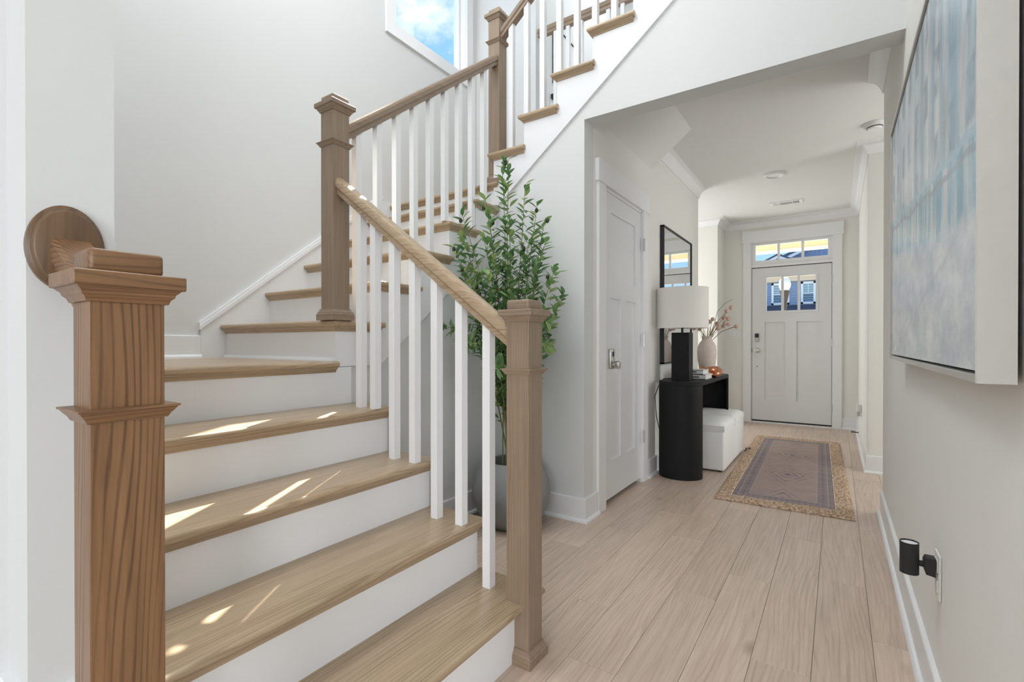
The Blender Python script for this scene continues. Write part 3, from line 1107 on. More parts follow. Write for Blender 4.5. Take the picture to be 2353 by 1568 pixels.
def rail(p0, p1, parent, mat, name='handrail', prof=RP):
    p0, p1 = Vector(p0), Vector(p1)
    d = (p1 - p0)
    h = Vector((d.x, d.y, 0)).normalized()
    s = Vector((h.y, -h.x, 0))
    m = MB()
    n = len(prof)
    vs = [p0 + s * a + Vector((0, 0, b)) for a, b in prof] + [p1 + s * a + Vector((0, 0, b)) for a, b in prof]
    fs = [tuple(reversed(range(n))), tuple(range(n, 2 * n))]
    for i in range(n):
        j = (i + 1) % n
        fs.append((i, j, n + j, n + i))
    m.add(vs, fs)
    return m.build(name, mat, parent, smooth=32)


BS = 0.032
# lower
b1 = thing('balustrade', 'lower balustrade with white balusters, its handrail sloping down to the floor newel', 'balustrade', (-1.36, 1.35, 0.2), 'balustrades of the staircase')


def rail1z(x):
    return 1.022 + 0.735 * (-0.904 - x)


rail((-0.904, 1.35, rail1z(-0.904)), (-1.820, 1.35, rail1z(-1.820)), b1, 'oak_tread_x')
for i, xb in enumerate((-0.991, -1.115, -1.235, -1.35, -1.464, -1.578, -1.668)):
    k = (0, 1, 1, 2, 2, 3, 3)[i]
    xa = xb - BS
    MB().add([(xa, 1.333, R1 * (k + 1)), (xb, 1.333, R1 * (k + 1)), (xb, 1.365, R1 * (k + 1)), (xa, 1.365, R1 * (k + 1)),
              (xa, 1.333, rail1z(xa) + 0.004), (xb, 1.333, rail1z(xb) + 0.004), (xb, 1.365, rail1z(xb) + 0.004), (xa, 1.365, rail1z(xa) + 0.004)],
             [(0, 3, 2, 1), (4, 5, 6, 7), (0, 1, 5, 4), (1, 2, 6, 5), (2, 3, 7, 6), (3, 0, 4, 7)]).build('baluster', 'trim_white', b1)
# middle
b2 = thing('balustrade', 'middle balustrade with white balusters rising between the two tall newels', 'balustrade', (-1.863, 2.0, 1.2), 'balustrades of the staircase')


def rail2z(y):
    return 1.955 + 0.772 * (y - 1.393)


rail((-1.863, 1.393, rail2z(1.393)), (-1.863, 2.562, rail2z(2.562)), b2, 'oak_post_y')
for i in range(9):
    ya = 1.452 + 0.1215 * i
    yb = ya + BS
    k = max(j for j in range(6) if F2Y[j] - OV <= ya + 0.012)
    zb = F2Z[k]
    MB().add([(-1.879, ya, zb), (-1.847, ya, zb), (-1.847, yb, zb), (-1.879, yb, zb),
              (-1.879, ya, rail2z(ya) + .004), (-1.847, ya, rail2z(ya) + .004), (-1.847, yb, rail2z(yb) + .004), (-1.879, yb, rail2z(yb) + .004)],
             [(0, 3, 2, 1), (4, 5, 6, 7), (0, 1, 5, 4), (1, 2, 6, 5), (2, 3, 7, 6), (3, 0, 4, 7)]).build('baluster', 'trim_white', b2)
# upper
b3 = thing('balustrade', 'upper balustrade with white balusters climbing along the flight over the hall', 'balustrade', (-1.3, 2.605, 2.3), 'balustrades of the staircase')


def rail3z(x):
    return 3.035 + 0.795 * (x + 1.828)


rail((-1.828, 2.605, rail3z(-1.828)), (-0.62, 2.605, rail3z(-0.62)), b3, 'oak_post_x')
for i in range(9):
    xa = -1.772 + 0.1172 * i
    xb = xa + BS
    k = max(j for j in range(5) if F3X[j] - OV <= xa)
    zb = F3Z[k]
    MB().add([(xa, 2.589, zb), (xb, 2.589, zb), (xb, 2.621, zb), (xa, 2.621, zb),
              (xa, 2.589, rail3z(xa) + .004), (xb, 2.589, rail3z(xb) + .004), (xb, 2.621, rail3z(xb) + .004), (xa, 2.621, rail3z(xa) + .004)],
             [(0, 3, 2, 1), (4, 5, 6, 7), (0, 1, 5, 4), (1, 2, 6, 5), (2, 3, 7, 6), (3, 0, 4, 7)]).build('baluster', 'trim_white', b3)
# level guard of the upper gallery
b4 = thing('balustrade', 'level gallery balustrade glimpsed behind the upper flight', 'balustrade', (-1.2, YB + 0.06, Z2), 'balustrades of the staircase')
ZG = 3.735
rail((XO + 0.0, YB + 0.06, ZG), (0.2, YB + 0.06, ZG), b4, 'oak_post_x')
for i in range(14):
    xa = XO + 0.03 + 0.121 * i
    MB().box(xa, YB + 0.044, Z2 - 0.02, xa + BS, YB + 0.076, ZG + 0.004).build('baluster', 'trim_white', b4)
# short rail from the foreground newel up to the wall rosette
hs = thing('handrail_stub', 'short oak handrail ending in a round dark rosette on the partition', 'handrail', (-0.98, 0.26, 1.1))
RS = [(-0.024, 0), (0.024, 0), (0.024, 0.018), (0.028, 0.026), (0.028, 0.056), (0.022, 0.063), (-0.022, 0.063), (-0.028, 0.056), (-0.028, 0.026), (-0.024, 0.018)]
rail((-0.882, 0.2585, 1.052), (XP + 0.018, 0.2585, 1.150), hs, 'oak_fore_x', 'rail', RS)
m = MB()
prof = [(0.0, 0.020), (0.80, 0.020), (0.84, 0.019), (0.90, 0.012), (1.0, 0.009), (1.0, 0.0)]
seg = 48
vs = []
for i in range(seg):
    a = 2 * math.pi * i / seg
    for r, h in prof:
        vs.append((XP + 0.0005 + h, 0.2535 + 0.0505 * r * math.cos(a), 1.198 + 0.071 * r * math.sin(a)))
n = len(prof)
fs = []
for i in range(seg):
    k = (i + 1) % seg
    for j in range(n - 1):
        fs.append((i * n + j, k * n + j, k * n + j + 1, i * n + j + 1))
m.add(vs, fs).build('rosette', 'oak_rosette', hs, smooth=30)

# ------------------------------------------------------------------ front door


def hinge(parent, x, y, z, axis):
    if axis == 'x':
        MB().box(x - 0.010, y - 0.008, z - 0.045, x + 0.010, y, z + 0.045).cyl((x, y - 0.008, z - 0.047), (x, y - 0.008, z + 0.047), 0.005, 10).build('hinge', 'steel', parent)
    else:
        o = MB().box(x - 0.001, y - 0.014, z - 0.045, x + 0.0025, y + 0.014, z + 0.045).cyl((x + 0.004, y, z - 0.047), (x + 0.004, y, z + 0.047), 0.004, 10).build('hinge', 'steel', parent)


fd = thing('door_1', None, None, (-0.5, YD + 0.03, 0.02))
struct(fd, 'white front door with three small panes over two tall panels')
dx0, dx1, dz0, dz1 = -0.9405, -0.0595, 0.034, 2.027
yf, yb = YD + 0.012, YD + 0.055
gx0, gx1, gz0, gz1 = -0.770, -0.226, 1.462, 1.895
m = MB()
px = [(-0.790, -0.555), (-0.432, -0.172)]
pz0, pz1 = 0.305, 1.316
# stiles and rails around the lite and the two panels
m.box(dx0, yf, dz0, px[0][0], yb, dz1).box(px[1][1], yf, dz0, dx1, yb, dz1)
m.box(px[0][0], yf, dz0, px[1][1], yb, pz0).box(px[0][0], yf, pz1, px[1][1], yb, gz0).box(px[0][0], yf, gz1, px[1][1], yb, dz1)
m.box(px[0][1], yf, pz0, px[1][0], yb, pz1)
m.box(px[0][0], yf, gz0, gx0, yb, gz1).box(gx1, yf, gz0, px[1][1], yb, gz1)
m.build('door_frame', 'door_white', fd)
for a_, b_ in px:
    MB().box(a_ - 0.002, yf + 0.015, pz0 - 0.002, b_ + 0.002, yb - 0.01, pz1 + 0.002).build('panel', 'door_white', fd)
# lite surround and muntins
m = MB()
for q in ((gx0 - 0.028, gz0 - 0.028, gx1 + 0.028, gz0 - 0.001), (gx0 - 0.028, gz1 + 0.001, gx1 + 0.028, gz1 + 0.024), (gx0 - 0.028, gz0, gx0 - 0.001, gz1), (gx1 + 0.001, gz0, gx1 + 0.028, gz1)):
    m.box(q[0], yf - 0.006, q[1], q[2], yf, q[3])
m.build('lite_frame', 'door_white', fd)
mw = (gx1 - gx0) / 3
for k in (1, 2):
    MB().box(gx0 + mw * k - 0.014, yf + 0.002, gz0, gx0 + mw * k + 0.014, yb - 0.004, gz1).build('muntin', 'door_white', fd)
for k in range(3):
    MB().box(gx0 + mw * k + (0.014 if k else 0), yf + 0.018, gz0, gx0 + mw * (k + 1) - (0.014 if k < 2 else 0), yf + 0.022, gz1).build('pane', 'window_glass', fd)
for z in (1.83, 1.05, 0.24):
    hinge(fd, dx1 + 0.008, yf - 0.001, z, 'x')
MB().box(dx0, yf - 0.006, 0.0165, dx1, yb, 0.034).build('door_sweep', 'dark_slot', fd)
MB().box(dx0 - 0.0042, yf + 0.004, 0.0165, dx0, yb - 0.004, 2.0358).box(dx1, yf + 0.004, 0.0165, dx1 + 0.0042, yb - 0.004, 2.0358).box(dx0, yf + 0.004, dz1, dx1, yb - 0.004, 2.0358).build('gap_shade_strip', 'dark_slot', fd)  # dark strips that put the shade of the door gap into colour
lk = MB().box(-0.905, yf - 0.022, 1.060, -0.855, yf, 1.170).build('keypad_lock', 'steel', fd, bevel=0.006)
sub(fd, lk)
MB().box(-0.902, yf - 0.026, 1.115, -0.858, yf - 0.020, 1.168).build('keypad', 'black_matte', lk, bevel=0.004)
MB().cyl((-0.880, yf - 0.021, 1.085), (-0.880, yf - 0.040, 1.085), 0.014, 18).build('thumb_turn', 'steel', lk)
MB().lathe([(0.0, 0.0)], (0, 0, 0), 3) if False else None
kn = MB()
for (y0_, y1_, r) in ((0.0, 0.008, 0.030), (0.008, 0.030, 0.012), (0.030, 0.058, 0.027)):
    kn.cyl((-0.880, yf - y0_, 0.945), (-0.880, yf - y1_, 0.945), r, 24)
kn.build('knob', 'steel', fd, smooth=35, bevel=0.003)
MB().cyl((-0.880, yf + 0.001, 0.735), (-0.880, yf - 0.0015, 0.735), 0.007, 14).build('peg_hole', 'dark_slot', fd)
MB().box(dx0 - 0.006, yf - 0.004, 0.915, dx0 + 0.002, yf + 0.004, 0.975).build('latch_plate', 'dark_slot', fd)
# transom above the door
tw = thing('window_2', None, None, (-0.5, YD + 0.04, 2.07))
struct(tw, 'three-pane transom window above the front door')
tx0, tx1, tz0, tz1 = -0.900, -0.100, 2.128, 2.330
m = MB()
yt = YD + 0.022
m.box(EX0 + 0.010, yt, 2.070, tx0, yt + 0.05, EZ - 0.014).box(tx1, yt, 2.070, EX1 - 0.010, yt + 0.05, EZ - 0.014)
m.box(tx0, yt, 2.070, tx1, yt + 0.05, tz0).box(tx0, yt, tz1, tx1, yt + 0.05, EZ - 0.014)
m.build('frame', 'trim_white', tw)
tq = (tx1 - tx0) / 3
for k in (1, 2):
    MB().box(tx0 + tq * k - 0.015, yt + 0.006, tz0, tx0 + tq * k + 0.015, yt + 0.04, tz1).build('muntin', 'trim_white', tw)
for k in range(3):
    MB().box(tx0 + tq * k + (0.015 if k else 0), yt + 0.020, tz0, tx0 + tq * (k + 1) - (0.015 if k < 2 else 0), yt + 0.024, tz1).build('pane', 'window_glass', tw)

# ------------------------------------------------------------------ closet door
cd = thing('door_2', None, None, (XL - 0.02, 3.19, 0.03))
struct(cd, 'white three-panel closet door in the hall with a keypad lock')
cy0, cy1, cz0, cz1 = DY0 + 0.014, DY1 - 0.014, 0.032, DZ - 0.014
xf, xb_ = XL - 0.004, XL - 0.040
pan = [(cy0 + 0.115, cy1 - 0.115, 1.452, 1.890), (cy0 + 0.115, 3.140, 0.278, 1.335), (3.240, cy1 - 0.115, 0.278, 1.335)]
m = MB().box(xb_, cy0, cz0, xf, cy0 + 0.115, cz1).box(xb_, cy1 - 0.115, cz0, xf, cy1, cz1)
m.box(xb_, cy0 + 0.115, cz0, xf, cy1 - 0.115, 0.278).box(xb_, cy0 + 0.115, 1.335, xf, cy1 - 0.115, 1.452).box(xb_, cy0 + 0.115, 1.890, xf, cy1 - 0.115, cz1)
m.box(xb_, 3.140, 0.278, xf, 3.240, 1.335)
m.build('door_frame', 'door_white', cd)
for y0_, y1_, z0_, z1_ in pan:
    MB().box(xb_ + 0.006, y0_ - 0.002, z0_ - 0.002, xf - 0.010, y1_ + 0.002, z1_ + 0.002).build('panel', 'door_white', cd)
for z in (1.775, 1.062, 0.345):
    hinge(cd, XL + 0.0195, DY1 - 0.006, z, 'y')
lk = MB().box(xf, 2.928, 0.872, xf + 0.018, 2.992, 1.005).build('lock_plate', 'steel', cd, bevel=0.010, bseg=3, smooth=40)
sub(cd, lk)
kn = MB().cyl((xf + 0.016, 2.968, 0.900), (xf + 0.030, 2.968, 0.900), 0.014, 20).cyl((xf + 0.030, 2.968, 0.900), (xf + 0.060, 2.968, 0.900), 0.025, 24)
kn.build('knob', 'steel', lk, bevel=0.003, smooth=35)
MB().box(xf + 0.018, 2.948, 0.955, xf + 0.0195, 2.975, 0.985).build('key_window', 'dark_slot', lk)
MB().box(XL - 0.002, DY0 + 0.002, 0.870, XL + 0.0195, DY0 + 0.014, 0.940).build('strike_plate', 'steel', cd)

# ------------------------------------------------------------------ hall ceiling fittings
rl = thing('recessed_light', 'round white recessed downlight in the hall ceiling', 'ceiling light', (-0.505, 5.215, CEIL - 0.012))
MB().lathe([(0.062, CEIL - 0.010), (0.070, CEIL - 0.020), (0.084, CEIL - 0.018), (0.092, CEIL - 0.008), (0.092, CEIL - 0.0005), (0.050, CEIL - 0.0005), (0.050, CEIL - 0.004)], (-0.505, 5.215, 0), 40).build('trim_ring', 'plastic_white', rl, smooth=40)
MB().lathe([(0.0, CEIL - 0.009), (0.040, CEIL - 0.010), (0.055, CEIL - 0.006), (0.055, CEIL - 0.001)], (-0.505, 5.215, 0), 40).build('lens', 'trim_white', rl, smooth=60)
vt = thing('air_vent', 'white louvred air vent in the ceiling near the front door', 'air vent', (-0.49, 6.33, CEIL - 0.01))
MB().box(-0.655, 6.255, CEIL - 0.008, -0.325, 6.405, CEIL - 0.0005).build('plate', 'trim_white', vt, bevel=0.002)
for grp, (xa, xb) in enumerate(((-0.62, -0.56), (-0.55, -0.43), (-0.42, -0.36))):
    if grp == 1:
        for q in range(6):
            MB().box(xa, 6.285 + 0.016 * q, CEIL - 0.011, xb, 6.291 + 0.016 * q, CEIL - 0.008).build('slat', 'detector_dark' if q % 2 == 9 else 'steel', vt)
    else:
        for q in range(4):
            MB().box(xa + 0.016 * q, 6.285, CEIL - 0.011, xa + 0.007 + 0.016 * q, 6.375, CEIL - 0.008).build('slat', 'detector_dark' if grp == 2 else 'steel', vt)  # right group coloured dark to stand for the shaded slots
sd = thing('smoke_detector', 'white round smoke detector on the ceiling by the right opening', 'smoke detector', (0.222, 4.42, CEIL - 0.05))
MB().lathe([(0.0, CEIL - 0.012), (0.068, CEIL - 0.012), (0.072, CEIL - 0.006), (0.072, CEIL - 0.0005), (0, CEIL - 0.0005)], (0.222, 4.42, 0), 36).build('mount', 'plastic_white', sd, smooth=40)
MB().lathe([(0.0, CEIL - 0.044), (0.040, CEIL - 0.044), (0.046, CEIL - 0.038), (0.048, CEIL - 0.030)], (0.222, 4.42, 0), 36).build('cover', 'plastic_white', sd, smooth=40)
MB().lathe([(0.049, CEIL - 0.034), (0.049, CEIL - 0.026)], (0.222, 4.42, 0), 36).build('grille', 'detector_dark', sd, smooth=40)
MB().lathe([(0.048, CEIL - 0.028), (0.060, CEIL - 0.026), (0.064, CEIL - 0.012), (0.0, CEIL - 0.012)], (0.222, 4.42, 0), 36).build('body', 'plastic_white', sd, smooth=40)

# switch plate beside the front door
sw = thing('switch_plate', 'white triple light switch beside the front door', 'light switch', (-1.155, YD, 1.16))
MB().box(-1.235, YD - 0.006, 1.105, -1.076, YD - 0.0005, 1.22).build('plate', 'plastic_white', sw, bevel=0.002)
for k in range(3):
    MB().box(-1.222 + 0.049 * k, YD - 0.010, 1.128, -1.187 + 0.049 * k, YD - 0.005, 1.197).build('rocker', 'trim_white', sw, bevel=0.002)

# ------------------------------------------------------------------ console table and what stands on it
CX0, CX1, CY0, CY1, CZ = -1.185, -0.855, 3.735, 5.08, 0.745
con = thing('console_table', 'long black console table with rounded ends along the hall wall', 'table', (-1.02, 4.4, 0))


def stadium(x0, x1, y0, y1, depth, seg=14):
    """outline with a bowed end at y0 and y1"""
    cx, hw = (x0 + x1) / 2, (x1 - x0) / 2
    pts = []
    for i in range(seg + 1):
        a = math.pi * i / seg
        pts.append((cx - hw * math.cos(a), y0 + depth - depth * math.sin(a)))
    for i in range(seg + 1):
        a = math.pi * i / seg
        pts.append((cx + hw * math.cos(a), y1 - depth + depth * math.sin(a)))
    return pts


MB().prism(stadium(CX0, CX1, CY0, CY1, 0.15), 'xy', CZ - 0.03, CZ).build('table_top', 'black_metal', con, bevel=0.002, bseg=1, smooth=25)
for end in (0, 1):
    out = stadium(CX0, CX1, CY0, CY1, 0.15)
    inn = stadium(CX0 + 0.018, CX1 - 0.018, CY0 + 0.02, CY1 - 0.02, 0.13)
    h = len(out) // 2
    o_, i_ = (out[:h], inn[:h]) if end == 0 else (out[h:], inn[h:])
    MB().prism(o_ + i_[::-1], 'xy', 0.0, CZ - 0.03).build('curved_leg', 'black_metal', con, smooth=25)

lamp = thing('table_lamp', 'table lamp with black square base and wide off-white drum shade', 'lamp', (-1.02, 3.95, CZ))
lx, ly = -1.03, 3.965
MB().box(lx - 0.068, ly - 0.062, CZ, lx + 0.068, ly + 0.062, 1.125).build('base', 'black_metal', lamp, bevel=0.002, bseg=1)
MB().cyl((lx, ly, 1.125), (lx, ly, 1.40), 0.009, 12).build('stem', 'black_matte', lamp)
sh = MB()
sx_, sy_ = 0.198, 0.165
sh.lathe([(1.0, 1.160), (1.0, 1.478)], (lx + 0.01, ly, 0), 56, sx_, sy_)
sh = MB()
seg = 64
for k, (r, z) in enumerate(((1.0, 1.160), (1.0, 1.478), (0.975, 1.478), (0.975, 1.160))):
    pass
vs, fs = [], []
for i in range(seg):
    a = 2 * math.pi * i / seg
    for r, z in ((1.0, 1.160), (1.0, 1.480), (0.978, 1.480), (0.978, 1.160)):
        vs.append((lx + sx_ * r * math.cos(a), ly + sy_ * r * math.sin(a), z))
for i in range(seg):
    k = (i + 1) % seg
    for j in range(4):
        l = (j + 1) % 4
        fs.append((i * 4 + j, k * 4 + j, k * 4 + l, i * 4 + l))
sh.add(vs, fs).build('shade', 'shade_linen', lamp, smooth=40)
MB().lathe([(0.0, 1.4), (0.02, 1.4), (0.02, 1.405), (0.0, 1.405)], (lx, ly, 0), 20).box(lx - sx_ * 0.97, ly - 0.003, 1.398, lx + sx_ * 0.97, ly + 0.003, 1.404).box(lx - 0.003, ly - sy_ * 0.97, 1.398, lx + 0.003, ly + sy_ * 0.97, 1.404).build('spider', 'black_matte', lamp)
MB().tube([(lx - 0.06, ly + 0.03, CZ + 0.01), (-1.17, ly - 0.02, CZ + 0.008), (-1.195, ly - 0.08, CZ - 0.05), (-1.205, ly - 0.14, 0.62), (-1.205, ly - 0.10, 0.45), (-1.205, ly, 0.3)], 0.0035, 6).build('cord', 'cable', lamp, smooth=60)

bk = []
for k, (x0_, x1_, y0_, y1_, z0_, z1_, lab) in enumerate((
        (-1.075, -0.885, 4.12, 4.375, CZ, CZ + 0.040, 'pale hardback book lying at the bottom of the pair on the console'),
        (-1.075, -0.908, 4.135, 4.37, CZ + 0.0405, CZ + 0.076, 'smaller pale book lying on top of another on the console'))):
    t = thing('book', lab, 'book', ((x0_ + x1_) / 2, (y0_ + y1_) / 2, z0_), 'books on the console')
    MB().box(x0_, y0_, z0_, x1_, y1_, z0_ + 0.004).box(x0_, y0_, z1_ - 0.004, x1_, y1_, z1_).box(x0_, y0_, z0_, x1_, y0_ + 0.004, z1_).build('cover', 'book_cover', t)
    MB().box(x0_ + 0.004, y0_ + 0.004, z0_ + 0.004, x1_ - 0.005, y1_ - 0.004, z1_ - 0.004).build('pages', 'paper', t)
    MB().box(x0_ + 0.05, y0_ - 0.0006, z0_ + 0.014, x1_ - 0.05, y0_, z0_ + 0.024).build('spine_print', 'detector_dark', t)
# copper knot bowl
kb = MB()
pts = []
for i in range(65):
    a = 2 * math.pi * i / 64
    r = 0.062 + 0.016 * math.cos(3 * a)
    pts.append((-0.925 + r * math.cos(2 * a) * 1.0, 4.46 + r * math.sin(2 * a) * 1.15, CZ + 0.048 + 0.020 * math.sin(3 * a)))
kb.tube(pts, 0.0265, 12)
tag(kb.build('knot_sculpture', 'copper', None, (-0.925, 4.46, CZ), smooth=60), 'shiny copper knot ornament lying on the console before the vase', 'ornament')

vase = thing('vase', 'tall pale stoneware vase on the far half of the console', 'vase', (-0.99, 4.68, CZ))
vx, vy = -0.995, 4.68
MB().lathe([(0.0, CZ), (0.050, CZ), (0.058, CZ + 0.01), (0.070, CZ + 0.08), (0.082, CZ + 0.17), (0.084, CZ + 0.22), (0.078, CZ + 0.27), (0.060, CZ + 0.305), (0.044, CZ + 0.322), (0.040, CZ + 0.335), (0.042, CZ + 0.350), (0.049, CZ + 0.357), (0.047, CZ + 0.360), (0.036, CZ + 0.352), (0.034, CZ + 0.330), (0.05, CZ + 0.30), (0.0, CZ + 0.29)], (vx, vy, 0), 40).build('body', 'ceramic_speckle', vase, smooth=50)

rng = random.Random(11)
fz = CZ + 0.34
HEADS = [(-0.745, 1.19), (-0.765, 1.195), (-0.80, 1.365), (-0.83, 1.33), (-0.835, 1.28), (-0.81, 1.26), (-0.85, 1.225), (-0.87, 1.20), (-0.90, 1.18), (-0.80, 1.21), (-0.86, 1.27), (-0.915, 1.22),
         (-1.06, 1.175), (-1.08, 1.20), (-1.10, 1.18), (-1.03, 1.21), (-0.98, 1.24), (-0.94, 1.26), (-1.12, 1.24)]
for k, (hx, hz) in enumerate(HEADS):
    hy = vy + rng.uniform(-0.09, 0.09)
    t = thing('dried_flower', 'dusty pink ball-shaped dried flower in the stoneware vase', 'flower', (vx, vy, fz), 'dried flowers in the vase')
    p0 = Vector((vx + rng.uniform(-0.02, 0.02), vy + rng.uniform(-0.02, 0.02), fz - 0.06))
    p2 = Vector((hx, hy, hz))
    p1 = (p0 + p2) / 2 + Vector((0, 0, 0.04))
    MB().tube([p0, p1, p2], 0.0018, 5).build('stem', 'dried_stem', t)
    r = rng.uniform(0.016, 0.021)
    hb = MB().lathe([(r * math.sin(math.pi * q / 8), -r * math.cos(math.pi * q / 8)) for q in range(9)], (hx, hy, hz), 12)
    hb.v = [(x + rng.uniform(-.0018, .0018), y + rng.uniform(-.0018, .0018), z + rng.uniform(-.0018, .0018)) for x, y, z in hb.v]
    hb.build('flower_head', 'dried_pink', t, smooth=80)
tag(MB().tube([(vx, vy, fz - 0.05), (-0.93, vy, 1.22), (-0.905, vy, 1.33), (-0.84, vy, 1.40), (-0.775, vy, 1.435)], 0.003, 6, 0.0012).build('bare_twig', 'twig', None, (vx, vy, fz - 0.05), smooth=60), 'thin bare twig arching out of the stoneware vase', 'twig')
gr = thing('dried_grass', 'tuft of fine dried grass filling the neck of the stoneware vase', 'dried grass', (vx, vy, fz))
for k in range(26):
    a, q = rng.uniform(0, 6.28), rng.uniform(0.02, 0.09)
    MB().tube([(vx + 0.02 * math.cos(a), vy + 0.02 * math.sin(a), fz - 0.05), (vx + q * math.cos(a), vy + q * math.sin(a), fz + rng.uniform(0.06, 0.12))], 0.0018, 4, 0.0007).build('blade', 'dried_stem', gr)

# mirror above the console
mr = thing('wall_mirror', 'tall rectangular mirror with thin black frame on the hall wall', 'mirror', (XL, 4.46, 1.44))
my0, my1, mz0, mz1 = 4.0, 4.925, 0.868, 2.018
m = MB().box(XL + 0.001, my0, mz0, XL + 0.034, my0 + 0.012, mz1).box(XL + 0.001, my1 - 0.012, mz0, XL + 0.034, my1, mz1)
m.box(XL + 0.001, my0, mz0, XL + 0.034, my1, mz0 + 0.012).box(XL + 0.001, my0, mz1 - 0.012, XL + 0.034, my1, mz1)
m.build('frame', 'black_matte', mr)
MB().box(XL + 0.001, my0 + 0.012, mz0 + 0.012, XL + 0.026, my1 - 0.012, mz1 - 0.012).build('glass', 'mirror_glass', mr)

# ------------------------------------------------------------------ ottomans


def ottoman(y0, y1, label):
    x0, x1, h = -1.165, -0.748, 0.415
    t = thing('ottoman', label, 'ottoman', ((x0 + x1) / 2, (y0 + y1) / 2, 0), 'ottomans under the console')
    MB().box(x0, y0, 0.012, x1, y1, h - 0.085).build('body', 'boucle', t, bevel=0.018, bseg=3, smooth=50)
    # cushion lid slightly domed
    lid = bmesh.new()
    bmesh.ops.create_grid(lid, x_segments=10, y_segments=10, size=0.5)
    vs = [(v.co.x, v.co.y) for v in lid.verts]
    lid.free()
    m = MB()
    nn = 11
    pts = []
    for lev, z in ((0, h - 0.088), (1, h - 0.03)):
        pass
    top = []
    for i in range(nn):
        for j in range(nn):
            u, v = i / (nn - 1), j / (nn - 1)
            e = min(u, 1 - u, v, 1 - v)
            z = h - 0.02 + 0.02 * min(1, e / 0.35) - (0.02 if e == 0 else 0)
            top.append((x0 + (x1 - x0) * u, y0 + (y1 - y0) * v, z))
    bot = [(x, y, h - 0.088) for x, y, z in top]
    fsx = []
    N2 = nn * nn
    for i in range(nn - 1):
        for j in range(nn - 1):
            a, b, c, d = i * nn + j, (i + 1) * nn + j, (i + 1) * nn + j + 1, i * nn + j + 1
            fsx += [(a, b, c, d), (N2 + d, N2 + c, N2 + b, N2 + a)]
    ringi = [j for j in range(nn)] + [i * nn + nn - 1 for i in range(1, nn)] + [(nn - 1) * nn + j for j in range(nn - 2, -1, -1)] + [i * nn for i in range(nn - 2, 0, -1)]
    for q in range(len(ringi)):
        a, b = ringi[q], ringi[(q + 1) % len(ringi)]
        fsx.append((a, b, N2 + b, N2 + a))
    m.add(top + bot, fsx).build('cushion_lid', 'boucle', t, smooth=60)
    for sx in (x0 + 0.04, x1 - 0.04):
        for sy in (y0 + 0.04, y1 - 0.04):
            MB().cyl((sx, sy, 0), (sx, sy, 0.014), 0.016, 12).build('foot', 'black_matte', t)


ottoman(4.145, 4.628, 'nearer of two white boucle cube ottomans tucked under the black console')
ottoman(4.636, 5.120, 'farther of two white boucle cube ottomans, closest to the front door')

# ------------------------------------------------------------------ rug
rug = thing('rug', 'faded purple-brown runner rug with wide woven jute border', 'rug', (-0.332, 4.735, 0))
rug.rotation_euler = (0, 0, math.radians(1.5))
HWX, HLY, IX, IY = 0.388, 1.295, 0.293, 1.172
rr = random.Random(5)
mj = MB()


def jute_strip(x0, y0, x1, y1):
    """rows of plaited bumps"""
    step = 0.0125
    nx, ny = max(2, int(round((x1 - x0) / step))), max(2, int(round((y1 - y0) / step)))
    base = len(mj.v)
    for i in range(nx + 1):
        for j in range(ny + 1):
            x = x0 + (x1 - x0) * i / nx
            y = y0 + (y1 - y0) * j / ny
            e = i in (0, nx) or j in (0, ny)
            wob = 0.004
            mj.v.append((x + rr.uniform(-wob, wob) * (1 if abs(x) < HWX - .001 or True else 0), y + rr.uniform(-wob, wob), 0.004 + (0 if e else 0.004 + 0.011 * rr.random())))
    for i in range(nx):
        for j in range(ny):
            a = base + i * (ny + 1) + j
            mj.f.append((a, a + ny + 1, a + ny + 2, a + 1))


jute_strip(-HWX, -HLY, -IX + 0.006, HLY)
jute_strip(IX - 0.006, -HLY, HWX, HLY)
jute_strip(-IX, -HLY, IX, -IY + 0.006)
jute_strip(-IX, IY - 0.006, IX, HLY)
oj = mj.build('jute_border', 'jute', rug, origin=(0, 0, 0), smooth=50)
MB().box(-HWX + 0.004, -HLY + 0.004, 0.0, HWX - 0.004, HLY - 0.004, 0.004).build('backing', 'jute', rug, origin=(0, 0, 0))
MB().box(-IX, -IY, 0.004, IX, IY, 0.0115).build('printed_panel', 'rug_print', rug, origin=(0, 0, 0), bevel=0.002, bseg=1)
m = MB()
e = 0.006
for q in ((-IX - e, -IY - e, IX + e, -IY), (-IX - e, IY, IX + e, IY + e), (-IX - e, -IY, -IX, IY), (IX, -IY, IX + e, IY)):
    m.box(q[0], q[1], 0.005, q[2], q[3], 0.0125)
m.build('binding', 'house_beige', rug, origin=(0, 0, 0))

# ------------------------------------------------------------------ picture on the right wall
pic = thing('framed_painting', 'large pale blue street painting in a deep off-white floater frame', 'painting', (0.178, 1.018, 0.978))
PY0, PY1, PZ0, PZ1 = 1.016, 2.515, 0.978, 1.90
FX = 0.178
FB = 0.2225
m = MB()
FT = 0.012
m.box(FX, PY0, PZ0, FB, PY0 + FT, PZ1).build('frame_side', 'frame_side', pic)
MB().box(FX, PY1 - FT, PZ0, FB, PY1, PZ1).build('frame_side', 'silver_frame', pic)
MB().box(FX, PY0 + FT, PZ0, FB, PY1 - FT, PZ0 + FT).build('frame_rail', 'silver_frame', pic)
MB().box(FX, PY0 + FT, PZ1 - FT, FB, PY1 - FT, PZ1).build('frame_rail', 'silver_frame', pic)
MB().box(FX + 0.035, PY0 + FT, PZ0 + FT, FB - 0.002, PY1 - FT, PZ1 - FT).build('backing', 'black_matte', pic)
cv = MB().box(FX + 0.006, PY0 + FT + 0.006, PZ0 + FT + 0.006, FX + 0.034, PY1 - FT - 0.006, PZ1 - FT - 0.006).build('canvas', 'canvas_paint', pic)
